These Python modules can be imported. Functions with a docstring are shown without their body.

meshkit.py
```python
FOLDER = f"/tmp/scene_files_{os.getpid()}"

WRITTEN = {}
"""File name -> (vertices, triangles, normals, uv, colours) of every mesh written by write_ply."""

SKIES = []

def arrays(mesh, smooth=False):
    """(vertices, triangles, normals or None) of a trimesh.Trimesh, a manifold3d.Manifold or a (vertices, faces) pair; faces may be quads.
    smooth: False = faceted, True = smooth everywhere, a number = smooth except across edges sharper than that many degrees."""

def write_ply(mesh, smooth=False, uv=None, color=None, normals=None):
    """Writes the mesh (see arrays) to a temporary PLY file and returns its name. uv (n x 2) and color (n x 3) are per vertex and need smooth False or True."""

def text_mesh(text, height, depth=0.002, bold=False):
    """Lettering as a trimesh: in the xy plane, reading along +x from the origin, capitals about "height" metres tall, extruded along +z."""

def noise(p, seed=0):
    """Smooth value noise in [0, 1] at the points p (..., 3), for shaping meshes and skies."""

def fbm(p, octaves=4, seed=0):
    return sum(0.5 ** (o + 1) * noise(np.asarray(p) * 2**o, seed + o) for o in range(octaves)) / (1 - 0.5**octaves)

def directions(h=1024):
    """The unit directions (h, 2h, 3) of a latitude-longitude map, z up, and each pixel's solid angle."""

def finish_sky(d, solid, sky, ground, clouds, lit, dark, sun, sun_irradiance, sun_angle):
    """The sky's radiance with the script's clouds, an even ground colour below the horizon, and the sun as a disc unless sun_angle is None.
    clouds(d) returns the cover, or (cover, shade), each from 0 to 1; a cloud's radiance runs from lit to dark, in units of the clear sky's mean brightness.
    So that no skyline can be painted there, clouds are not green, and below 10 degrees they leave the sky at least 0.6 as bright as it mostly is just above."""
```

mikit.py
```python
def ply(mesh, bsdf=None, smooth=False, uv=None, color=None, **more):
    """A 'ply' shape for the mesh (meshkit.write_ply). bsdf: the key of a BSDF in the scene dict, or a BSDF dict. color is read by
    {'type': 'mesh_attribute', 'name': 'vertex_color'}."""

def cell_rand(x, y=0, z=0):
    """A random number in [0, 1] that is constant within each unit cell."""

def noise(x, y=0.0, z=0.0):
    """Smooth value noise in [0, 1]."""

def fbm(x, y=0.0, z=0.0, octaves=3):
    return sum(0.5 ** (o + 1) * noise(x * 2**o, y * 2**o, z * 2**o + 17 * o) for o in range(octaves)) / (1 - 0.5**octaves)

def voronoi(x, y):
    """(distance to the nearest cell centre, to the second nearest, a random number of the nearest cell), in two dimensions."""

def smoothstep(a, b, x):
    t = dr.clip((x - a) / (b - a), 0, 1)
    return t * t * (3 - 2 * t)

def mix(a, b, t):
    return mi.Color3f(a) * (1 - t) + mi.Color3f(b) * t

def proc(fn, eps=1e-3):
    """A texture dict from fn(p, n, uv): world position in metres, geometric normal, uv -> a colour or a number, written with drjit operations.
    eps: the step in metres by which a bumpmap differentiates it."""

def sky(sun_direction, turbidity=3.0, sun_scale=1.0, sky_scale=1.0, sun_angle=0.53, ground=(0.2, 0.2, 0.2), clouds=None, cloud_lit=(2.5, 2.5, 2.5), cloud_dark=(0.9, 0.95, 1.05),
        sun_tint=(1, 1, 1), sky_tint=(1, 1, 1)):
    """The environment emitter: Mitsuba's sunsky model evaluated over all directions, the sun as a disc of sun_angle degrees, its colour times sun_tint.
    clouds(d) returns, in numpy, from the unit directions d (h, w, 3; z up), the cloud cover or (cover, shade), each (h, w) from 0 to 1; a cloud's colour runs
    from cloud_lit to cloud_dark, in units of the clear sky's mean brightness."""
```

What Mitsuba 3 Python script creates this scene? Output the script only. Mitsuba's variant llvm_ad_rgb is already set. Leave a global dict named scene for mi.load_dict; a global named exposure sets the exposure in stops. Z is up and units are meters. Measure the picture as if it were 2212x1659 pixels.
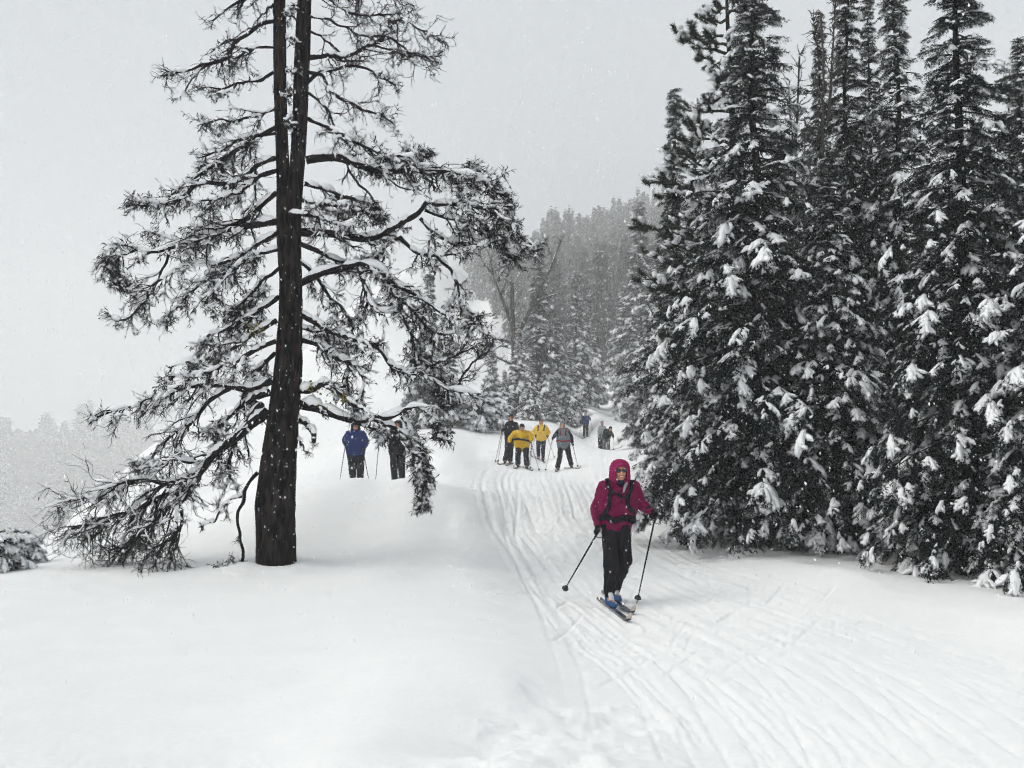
import math
import numpy as np, trimesh, manifold3d, drjit as dr, mitsuba as mi, mikit, meshkit
from scipy.interpolate import RBFInterpolator, CubicSpline
from scipy.spatial import cKDTree

# ------------------------------------------------------------------ camera, sky, exposure
F_PX, PITCH, EYE = 1005.0, math.atan(66 / 1005.0), 1.65      # 1024 x 768 picture, eye level 1.65 m above the snow
S = 1024.0 / 2212.0                                           # survey of the photo was taken on a 2212 px wide copy
scene, labels = {}, {}
scene['camera'] = {'type': 'perspective', 'fov': 2 * math.degrees(math.atan(512 / F_PX)), 'fov_axis': 'x', 'near_clip': 0.05, 'far_clip': 5000.0,
                   'to_world': mi.ScalarTransform4f().look_at([0, 0, EYE], [0, math.cos(PITCH), EYE + math.sin(PITCH)], [0, 0, 1]),
                   'medium': {'type': 'ref', 'id': 'haze_medium'}}
exposure = 2.50
SUN = (-0.70, -0.15, 0.70)


def overcast(d):                                              # an even snow cloud, a little brighter towards the zenith
    z = np.clip(d[..., 2], 0, 1)
    return np.ones(d.shape[:2]), 0.75 * (1 - z) ** 1.3


scene['sky'] = mikit.sky(SUN, turbidity=4, sun_scale=0.3, sun_angle=42.0, ground=(0.8, 0.82, 0.84), clouds=overcast,
                         cloud_lit=(0.885, 0.94, 0.99), cloud_dark=(0.638, 0.675, 0.712), sun_tint=(0.835, 0.98, 1.21))
HAZE = 0.0017
scene['haze_medium'] = {'type': 'homogeneous', 'albedo': 0.96, 'sigma_t': HAZE}

RNG = np.random.default_rng(7)


def cam_ray(dx, dy):
    """Direction, per metre of depth, through a point of the survey copy."""
    x, u = (dx * S - 512) / F_PX, (384 - dy * S) / F_PX
    d = np.array([x, math.cos(PITCH) - u * math.sin(PITCH), math.sin(PITCH) + u * math.cos(PITCH)])
    return d / d[1]


def at(dx, dy, D):
    return np.array([0, 0, EYE]) + cam_ray(dx, dy) * D


def at_z(dx, dy, z):
    r = cam_ray(dx, dy)
    return np.array([0, 0, EYE]) + r * ((z - EYE) / r[2])


# ------------------------------------------------------------------ scene entries and labels
_count = {}


def numbered(name, parent=None):
    k = (parent + '__' if parent else '') + name
    n = _count.get(k, 0)
    _count[k] = n + 1
    return k if n == 0 else f'{k}_{n:03d}'


def say(key, label=None, cat=None, group=None, kind=None):
    d = labels.setdefault(key, {})
    for a, b in (('label', label), ('category', cat), ('group', group), ('kind', kind)):
        if b:
            d[a] = b
    return key


def put(name, mesh, bsdf, parent=None, smooth=False, color=None):
    key = numbered(name, parent)
    scene[key] = mikit.ply(mesh, bsdf, smooth=smooth, color=color)
    return key


# ------------------------------------------------------------------ mesh helpers
class Mesh:
    def __init__(self):
        self.v, self.f, self.n = [], [], 0

    def add(self, v, f):
        v = np.asarray(v, float).reshape(-1, 3)
        self.v.append(v)
        self.f.append(np.asarray(f, int) + self.n)
        self.n += len(v)
        return self

    def get(self):
        return trimesh.Trimesh(np.vstack(self.v), np.vstack(self.f), process=False)


def unit(a):
    return a / np.maximum(np.linalg.norm(a, axis=-1, keepdims=True), 1e-12)


def tubes(P, R, sides=5, squash=1.0):
    """Many tubes at once: P (n, k, 3) centre lines, R (n, k) radii -> vertices, triangles."""
    P, R = np.asarray(P, float), np.asarray(R, float)
    if P.ndim == 2:
        P, R = P[None], np.broadcast_to(R, P.shape[:1])[None]
    n, k, _ = P.shape
    T = unit(np.gradient(P, axis=1))
    m = unit(T.mean(1))
    ref = np.where(np.abs(m[:, 2:3]) < 0.8, [[0, 0, 1.0]], [[1.0, 0.13, 0]])[:, None, :]
    A = unit(np.cross(T, ref))
    B = np.cross(A, T)
    th = np.arange(sides) * 2 * np.pi / sides
    V = P[:, :, None] + R[:, :, None, None] * (np.cos(th)[:, None] * A[:, :, None] + squash * np.sin(th)[:, None] * B[:, :, None])
    i = np.arange(n * k * sides).reshape(n, k, sides)
    a, b = i[:, :-1], np.roll(i, -1, 2)[:, :-1]
    c, d = np.roll(i, -1, 2)[:, 1:], i[:, 1:]
    F = np.vstack([np.stack([a, b, c], -1).reshape(-1, 3), np.stack([a, c, d], -1).reshape(-1, 3)])
    return V.reshape(-1, 3), F


def _dome(around=7, rings=3, under=0.25):
    """Unit lump: a half ellipsoid over z = 0 with a shallow underside."""
    v, f = [[0, 0, 1.0]], []
    for r in range(1, rings + 1):
        e = math.pi / 2 * (1 - r / rings)
        for a in range(around):
            t = 2 * math.pi * (a + 0.5 * (r % 2)) / around
            v.append([math.cos(e) * math.cos(t), math.cos(e) * math.sin(t), math.sin(e)])
    v.append([0, 0, -under])
    for a in range(around):
        b = (a + 1) % around
        f.append([0, 1 + a, 1 + b])
        for r in range(rings - 1):
            p, q = 1 + r * around, 1 + (r + 1) * around
            if r % 2 == 0:
                f += [[p + a, q + a, p + b], [p + b, q + a, q + b]]
            else:
                f += [[p + a, q + a, q + b], [p + a, q + b, p + b]]
        q = 1 + (rings - 1) * around
        f.append([len(v) - 1, q + b, q + a])
    return np.array(v), np.array(f)


DOME, DOME_LOW = _dome(7, 3), _dome(5, 2)


def lumps(C, X, L, W, H, shape=DOME):
    """Snow lumps at C, long axis X, half length L, half width W, height H, standing up against gravity."""
    C, X = np.asarray(C, float), unit(np.asarray(X, float))
    Y = unit(np.cross([0, 0, 1.0], X) + 1e-9)
    Z = np.cross(X, Y)
    v, f = shape
    V = C[:, None] + v[None, :, 0:1] * (X * L[:, None])[:, None] + v[None, :, 1:2] * (Y * W[:, None])[:, None] + v[None, :, 2:3] * (Z * H[:, None])[:, None]
    Fa = f[None] + (np.arange(len(C)) * len(v))[:, None, None]
    return V.reshape(-1, 3), Fa.reshape(-1, 3)


def curve(pts, k):
    """A smooth curve through pts, k points evenly along its length."""
    pts = np.asarray(pts, float)
    s = np.r_[0, np.cumsum(np.linalg.norm(np.diff(pts, axis=0), axis=1))]
    fine = CubicSpline(s, pts, bc_type='natural')(np.linspace(0, s[-1], 12 * len(pts))) if len(pts) > 2 else pts[0] + np.linspace(0, 1, 24)[:, None] * (pts[1] - pts[0])
    t = np.r_[0, np.cumsum(np.linalg.norm(np.diff(fine, axis=0), axis=1))]
    return np.stack([np.interp(np.linspace(0, t[-1], k), t, fine[:, j]) for j in range(3)], -1)


# ------------------------------------------------------------------ materials
def diffuse(r, g, b):
    return {'type': 'twosided', 'b': {'type': 'diffuse', 'reflectance': {'type': 'rgb', 'value': [r, g, b]}}}


def cloth(r, g, b, amount=0.25, scale=60.0):
    def fn(p, n, uv):
        k = 1 - amount + 2 * amount * mikit.fbm(p.x * scale, p.y * scale, p.z * scale, 2)
        return mi.Color3f(r, g, b) * k
    return {'type': 'twosided', 'b': {'type': 'principled', 'base_color': mikit.proc(fn), 'roughness': 0.8, 'specular': 0.12}}


def snow_fn(p, n, uv):
    k = mikit.fbm(p.x * 3.0, p.y * 3.0, p.z * 3.0, 2)
    g = mikit.noise(p.x * 48, p.y * 48, p.z * 48)
    return mikit.mix((0.825, 0.835, 0.845), (0.915, 0.92, 0.92), 0.5 * k + 0.5 * g)


def snow_bump(p, n, uv):
    return mikit.fbm(p.x * 28, p.y * 28, p.z * 28, 3) * 0.6 + 0.4 * mikit.noise(p.x * 120, p.y * 120, p.z * 120)


scene['snow_ground_mat'] = {'type': 'twosided', 'b': {'type': 'bumpmap', 'arbitrary': mikit.proc(snow_bump, 4e-3), 'scale': 0.020,
                                                     'bsdf': {'type': 'diffuse', 'reflectance': mikit.proc(snow_fn)}}}
scene['snow_mat'] = diffuse(0.86, 0.87, 0.885)


def needle_fn(p, n, uv):
    k = mikit.noise(p.x * 2.3, p.y * 2.3, p.z * 2.3)
    return mikit.mix((0.005, 0.009, 0.010), (0.014, 0.019, 0.018), k)


scene['needle_mat'] = {'type': 'twosided', 'b': {'type': 'diffuse', 'reflectance': mikit.proc(needle_fn)}}
scene['frost_haze_mat'] = diffuse(0.165, 0.168, 0.168)  # snow-dusted needles, lightened further so the colour carries part of the distance haze
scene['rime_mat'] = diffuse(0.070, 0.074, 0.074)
scene['haze_pale_mat'] = diffuse(0.45, 0.46, 0.47)  # valley needles paled towards the airlight: haze painted into their colour
scene['pine_needle_mat'] = diffuse(0.024, 0.032, 0.022)


def bark_fn(p, n, uv):
    k = mikit.fbm(p.x * 26, p.y * 26, p.z * 5, 3)
    g = mikit.noise(p.x * 4, p.y * 4, p.z * 1.5)
    return mikit.mix(mikit.mix((0.002, 0.002, 0.003), (0.024, 0.019, 0.017), mikit.smoothstep(0.35, 0.7, k)), (0.030, 0.027, 0.025), 0.3 * g * k)


def bark_bump(p, n, uv):
    return mikit.smoothstep(0.3, 0.7, mikit.fbm(p.x * 26, p.y * 26, p.z * 5, 3))


scene['bark_mat'] = {'type': 'twosided', 'b': {'type': 'bumpmap', 'arbitrary': mikit.proc(bark_bump, 3e-3), 'scale': 0.035,
                                              'bsdf': {'type': 'diffuse', 'reflectance': mikit.proc(bark_fn)}}}
scene['twig_mat'] = diffuse(0.011, 0.010, 0.011)
scene['tuft_mat'] = diffuse(0.009, 0.010, 0.011)
scene['lichen_mat'] = diffuse(0.16, 0.15, 0.05)
scene['snag_mat'] = diffuse(0.06, 0.056, 0.052)
# ------------------------------------------------------------------ the ground: one sheet of snow out to the hills
def _w(x):
    return np.arcsinh(np.asarray(x, float) / 5.0)


CTRL = []


def gp(dx, dy, D, lift=0.0):
    p = at(dx, dy, D)
    CTRL.append((p[0], p[1], p[2] + lift))


for q in [(0, 0, 0), (-4, 0, .08), (4, 0, .05), (-10, 0, .2), (10, 0, .3), (0, -6, -.1), (-10, -12, -.6), (10, -12, .3), (0, -40, -1), (-50, -50, -8), (60, -60, 6), (0, 3, 0),
          (-300, -300, -60), (300, -300, 25), (0, -400, -10), (25, 0, 1.5), (-25, 0, -1.5), (-80, 0, -16), (80, 0, 12), (-300, 0, -60), (300, 0, 42), (0, -150, -4)]:
    CTRL.append(q)
for x, y, z in [(0, 1659, 0), (600, 1659, -.02), (1106, 1659, -.05), (1500, 1659, -.03), (2212, 1659, .02), (200, 1450, 0.02), (700, 1450, .02), (1150, 1500, -.04), (1250, 1420, -.08), (1700, 1500, -.06), (2212, 1530, .0),
                (1400, 1420, -.10), (1800, 1400, -.03), (500, 1330, .06), (900, 1330, .08)]:
    CTRL.append(tuple(at_z(x, y, z)))
# near snow, trunk foot, left brink
for q in [(600, 1222, 13.5), (300, 1226, 13.4), (100, 1238, 13.2), (0, 1250, 13.0), (-300, 1262, 12.8), (430, 1192, 14.6), (350, 1197, 14.9), (700, 1225, 13.5), (900, 1240, 12.9)]:
    gp(*q)
# mound behind the trunk
for q in [(770, 1036, 18.6), (880, 1034, 18.6), (660, 1056, 18.0), (960, 1066, 18.0), (1010, 1105, 17.2), (900, 1180, 14.9), (760, 1140, 16.0), (650, 1190, 14.6), (1040, 1200, 14.4)]:
    gp(*q)
# the trail
for q in [(1310, 1312, 11.4), (1180, 1290, 12.0), (1100, 1150, 17), (1250, 1150, 16.6), (1200, 1050, 25), (1080, 1042, 25.5), (1150, 1012, 35), (1220, 1003, 37.5), (1170, 996, 42), (1030, 985, 38), (1310, 972, 55), (1265, 952, 68), (1320, 905, 82), (1300, 862, 98), (1390, 1030, 28)]:
    gp(*q)
# behind the mound, the two skiers left
for q in [(770, 1055, 26), (870, 1055, 26), (620, 1060, 25), (700, 1000, 34), (960, 990, 30)]:
    gp(*q)
# bank left of the trail, trees on it
for q in [(1000, 932, 46), (1060, 940, 47), (1090, 912, 56), (1200, 906, 60), (1280, 902, 73), (1150, 950, 46), (950, 935, 43), (800, 942, 45), (700, 935, 60), (1000, 878, 90), (1100, 888, 85), (1300, 760, 125), (880, 908, 62)]:
    gp(*q)
# open slope on the left and its skyline, falling away behind
for q in [(300, 1160, 30), (200, 1195, 24), (400, 1105, 38), (550, 1005, 50), (520, 935, 75), (610, 850, 108)]:
    gp(*q)
for x, y, D in [(0, 1205, 33), (100, 1165, 44), (180, 1085, 60), (290, 992, 80), (400, 936, 98), (600, 810, 165), (760, 670, 260), (900, 590, 350), (1000, 565, 420)]:
    gp(x, y, D)
    p = at(x, y, D)
    CTRL.append((p[0] * 1.25 - .10 * D, p[1] * 1.3, p[2] - .13 * D))
for q in [(1100, 555, 440), (1200, 535, 440), (1330, 510, 440), (1450, 495, 440), (1700, 485, 440), (2100, 480, 440)]:
    gp(*q)
    p = at(*q)
    CTRL.append((p[0] * 1.4, p[1] * 1.5, p[2] - 25))
for q in [(1100, 720, 180), (1200, 720, 190), (1320, 690, 210), (1450, 670, 210), (1020, 650, 260), (1150, 620, 300), (1330, 580, 310), (1500, 560, 310)]:
    gp(*q)
# right bank under the trees
for q in [(1420, 1125, 19), (1520, 1172, 16.2), (1640, 1203, 14.4), (1780, 1222, 13.3), (1950, 1245, 12.2), (2212, 1292, 10.6), (1700, 1230, 12.6), (1950, 1290, 10.7), (2212, 1385, 8.7), (2500, 1330, 10), (1470, 1070, 25), (1400, 985, 40)]:
    gp(*q)
for q in [(9, 19, .75), (14, 22, 1.4), (12, 32, 2.2), (25, 40, 6), (18, 60, 6), (40, 80, 18), (30, 120, 20), (80, 150, 32), (200, 200, 50), (330, 420, 90), (480, 420, 80), (600, 600, 60)]:
    CTRL.append(q)
for q in [(-30, 22, -5), (-14, 22, -1.5), (-45, 45, -12), (-90, 100, -26), (-140, 180, -45), (-130, 300, -60), (-250, 400, -62), (-100, 520, -45), (-330, 560, -22), (-200, 650, 4), (-450, 650, 2), (-300, 720, 14), (0, 700, 40), (-600, 300, -50), (-600, 700, -15)]:
    CTRL.append(q)
CTRL = np.array(CTRL)
def _fit():
    return RBFInterpolator(np.c_[_w(CTRL[:, 0]), _w(CTRL[:, 1])], CTRL[:, 2] / np.hypot(1, np.hypot(CTRL[:, 0], CTRL[:, 1]) / 30), kernel='thin_plate_spline',
                            smoothing=np.interp(np.hypot(CTRL[:, 0], CTRL[:, 1]), [30, 70, 150, 300], [2e-4, 4e-4, 6e-3, 3e-2]))


_rbf = _fit()


def base_z(x, y):
    x, y = np.asarray(x, float), np.asarray(y, float)
    q = np.c_[_w(x).ravel(), _w(y).ravel()]
    return (_rbf(q) * np.hypot(1, np.hypot(x, y).ravel() / 30)).reshape(x.shape)


def on_base(dx, dy, lo=3.0, hi=140.0):
    """First point where the ray through (dx, dy) meets the base ground."""
    r = cam_ray(dx, dy)
    D = np.geomspace(lo, hi, 700)
    h = EYE + r[2] * D - base_z(r[0] * D, D)
    i = np.argmax(h < 0) if (h < 0).any() else len(D) - 1
    i = max(i, 1)
    t = h[i - 1] / (h[i - 1] - h[i]) if h[i - 1] != h[i] else 0
    d = D[i - 1] + t * (D[i] - D[i - 1])
    return np.array([r[0] * d, d])


_knots = [((1285, 880), (1318, 880)), ((1235, 938), (1325, 940)), ((1090, 985), (1335, 985)), ((1040, 1060), (1385, 1060)), ((1066, 1150), (1440, 1148)), ((1140, 1270), (1740, 1262)),
          ((1230, 1380), (2150, 1385)), ((1345, 1500), (2420, 1500)), ((1440, 1659), (2700, 1659))]
TL = np.array([on_base(*a) for a, b in _knots])
TR = np.array([on_base(*b) for a, b in _knots])
# the trail lies a little below the smooth snow on its left: fit the ground once more with that bank
_extra = []
for k in range(3, len(_knots)):
    zt = float(base_z(TL[k:k + 1, 0], TL[k:k + 1, 1])[0])
    _extra += [(TL[k, 0] + .25, TL[k, 1], zt - .07), (TL[k, 0] - .75, TL[k, 1] - .1, zt + .11), (TL[k, 0] - 1.7, TL[k, 1] - .2, zt + .17)]
    if k < 7:
        zr = float(base_z(TR[k:k + 1, 0], TR[k:k + 1, 1])[0])
        _extra += [(TR[k, 0] - .5, TR[k, 1], zr - .06), (TR[k, 0] + .6, TR[k, 1] + .15, zr + .12)]
CTRL = np.vstack([CTRL, _extra])
_rbf = _fit()
_tk = np.arange(len(_knots))
_TL, _TR = CubicSpline(_tk, TL), CubicSpline(_tk, TR)
_rng = np.random.default_rng(11)
LANES, LANE_W = [], []


def lane(pts, w, step=0.04):
    s = np.r_[0, np.cumsum(np.linalg.norm(np.diff(pts, axis=0), axis=1))]
    q = np.arange(0, s[-1], step)
    LANES.append(np.stack([np.interp(q, s, pts[:, 0]), np.interp(q, s, pts[:, 1])], -1))
    ends = np.clip(np.minimum(q, s[-1] - q) / 0.4, 0, 1)
    LANE_W.append(w * ends * (0.35 + 1.3 * meshkit.noise(np.c_[q * 0.35, 0 * q + len(LANES) * 3.7, 0 * q])))


_t = np.linspace(0, len(_knots) - 1, 400)
for i in range(70):
    f0 = (i + .5) * .618 % 1 * .95 + .02
    f = f0 + _rng.normal(0, .04) * (_t - 5) + 0.02 * np.sin(_t * _rng.uniform(0.5, 1.3) + _rng.uniform(0, 6))
    c = _TL(_t) * (1 - f)[:, None] + _TR(_t) * f[:, None]
    a, b = sorted(_rng.integers(0, 400, 2)) if i > 14 else (0, 399)
    if b - a < 60:
        continue
    c = c[a:b + 1]
    w = _rng.uniform(0.5, 1.3)
    nrm = np.gradient(c, axis=0)
    nrm = np.c_[-nrm[:, 1], nrm[:, 0]] / np.linalg.norm(nrm, axis=1, keepdims=True)
    lane(c + nrm * 0.09, w)
    lane(c - nrm * 0.09, w)
for i in range(185):                                          # herringbone steps and side slips below the waiting group
    t, f = 1.4 + 5.4 * _rng.random() ** 1.3, _rng.uniform(0.03, 0.92)
    c = _TL(t) * (1 - f) + _TR(t) * f
    a = math.radians(90 + _rng.choice([-1, 1]) * _rng.uniform(12, 48))
    L = _rng.uniform(0.5, 1.1)
    d = np.array([math.cos(a), math.sin(a)]) * L
    lane(np.array([c - d, c + d]), _rng.uniform(0.5, 1.6))
LP, LW = np.vstack(LANES), np.concatenate(LANE_W)
_tree_l = cKDTree(LP)
_packed = np.vstack([_TL(_t) * (1 - f) + _TR(_t) * f for f in np.linspace(0.03, 0.97, 90)])
_tree_p = cKDTree(_packed)
_scuff = np.array([on_base(*q) for q in [(1130, 1640), (1210, 1600), (1290, 1560), (1370, 1540), (1250, 1650), (1340, 1610), (1120, 1590), (1050, 1650)]])
_tree_s = cKDTree(_scuff)


TRUNK = at((100 + 1017 / 1.7015) * 2212 / 2592, 1222, 13.5)[:2]


def ground(x, y):
    """Height of the snow with tracks and drifts."""
    x, y = np.asarray(x, float), np.asarray(y, float)
    z = base_z(x, y).ravel()
    X, Y = x.ravel(), y.ravel()
    r = np.hypot(X, Y)
    q = np.c_[X, Y, 0 * X]
    z = z + 0.055 * (meshkit.fbm(q * [.50, .34, 1], 3, 3) - .5) * np.clip(r / 6, .3, 1)
    far = np.clip((r - 40) / 60, 0, 1)
    z = z + far * 1.6 * (meshkit.fbm(q * .05, 3, 5) - .5) + np.clip((r - 25) / 30, 0, 1) * .35 * (meshkit.fbm(q * .22, 3, 8) - .5)
    tb = np.hypot(X - TRUNK[0], Y - TRUNK[1])
    z = z + .07 * np.exp(-((tb - .38) / .30) ** 2) * (.4 + meshkit.noise(q * 2.5, 77))
    near = np.flatnonzero((r < 75) & (Y > 2))
    if len(near):
        p = np.c_[X[near], Y[near]]
        dp, _ = _tree_p.query(p)
        wid = 0.35 + 0.03 * r[near]
        edge = 0.25 * meshkit.fbm(np.c_[p * 1.6, p[:, :1] * 0], 2, 2)
        mask = np.clip((0.55 + edge - dp) / wid, 0, 1)
        mask = mask * mask * (3 - 2 * mask)
        d, i = _tree_l.query(p, k=3)
        w, groove, wl = LW[i], 0, .017 + .0010 * r[near]
        for k in range(3):
            e = d[:, k] / wl
            groove = np.maximum(groove, w[:, k] * (np.exp(-e * e) - .45 * np.exp(-((e - 2.1) / .8) ** 2)))
        q3 = np.c_[p, p[:, :1] * 0]
        deep = np.clip((r[near] - 9) / 12, 0, 1)
        chop = (.022 + .012 * deep) * (meshkit.fbm(q3 * [7.5, 6, 1], 3, 21) - .5) + .075 * deep * (meshkit.fbm(q3 * [2.4, 1.3, 1], 3, 25) - .5) + .012 * np.abs(meshkit.noise(q3 * [8, 6, 1], 31) - .5)
        ds, _ = _tree_s.query(p)
        scuff = np.exp(-(ds / .36) ** 2) * (.15 * (meshkit.fbm(q3 * [4.5, 4.5, 1], 3, 41) - .42))
        z[near] += mask * (-.030 + chop - (.017 + .022 * deep) * groove) + (1 - mask) * np.exp(-((dp - .75) / .25) ** 2) * .02 * meshkit.noise(q3 * 5, 3) + scuff
    return z.reshape(x.shape)


def ground1(x, y):
    return float(ground(np.array([x]), np.array([y]))[0])


def _ground_mesh():
    fan = math.radians(31)
    front = np.linspace(-fan, fan, 660)
    rest = np.linspace(fan, 2 * np.pi - fan, 92)[1:-1]
    ang = np.r_[front, rest]
    rad = np.r_[np.linspace(0.4, 3.0, 9)[:-1], np.geomspace(3.0, 48, 560)[:-1], np.geomspace(48, 690, 110)]
    A, Rr = np.meshgrid(ang, rad)
    x, y = Rr * np.sin(A), Rr * np.cos(A)
    z = ground(x, y)
    n, m = len(rad), len(ang)
    v = np.r_[np.c_[x.ravel(), y.ravel(), z.ravel()], [[0, 0, z[0].mean()]]]
    i = np.arange(n * m).reshape(n, m)
    a, b, c, d = i[:-1], np.roll(i, -1, 1)[:-1], np.roll(i, -1, 1)[1:], i[1:]
    f = np.vstack([np.stack([a, c, b], -1).reshape(-1, 3), np.stack([a, d, c], -1).reshape(-1, 3),
                   np.c_[np.full(m, n * m), i[0], np.roll(i[0], -1)][:, [0, 1, 2]]])
    return v, f


_gv, _gf = _ground_mesh()
_nz = np.cross(_gv[_gf[:, 1]] - _gv[_gf[:, 0]], _gv[_gf[:, 2]] - _gv[_gf[:, 0]])[:, 2]
_gf[_nz < 0] = _gf[_nz < 0][:, ::-1]
put('snow_ground', (_gv, _gf), 'snow_ground_mat', smooth=True)
say('snow_ground', 'white snow cover with a trail of criss-crossing ski tracks between smooth drifts', kind='structure')
HAZE_TOP = 128.0
GZ_MIN = float(_gv[:, 2].min())
scene['haze'] = {'type': 'cube', 'to_world': mi.ScalarTransform4f().translate([0, 0, (GZ_MIN - 2 + HAZE_TOP) / 2]).scale([720, 720, (HAZE_TOP - GZ_MIN + 2) / 2]),
                 'bsdf': {'type': 'null'}, 'interior': {'type': 'ref', 'id': 'haze_medium'}}
say('haze', 'pale grey snowfall haze filling the air over the slopes', kind='stuff')
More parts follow.
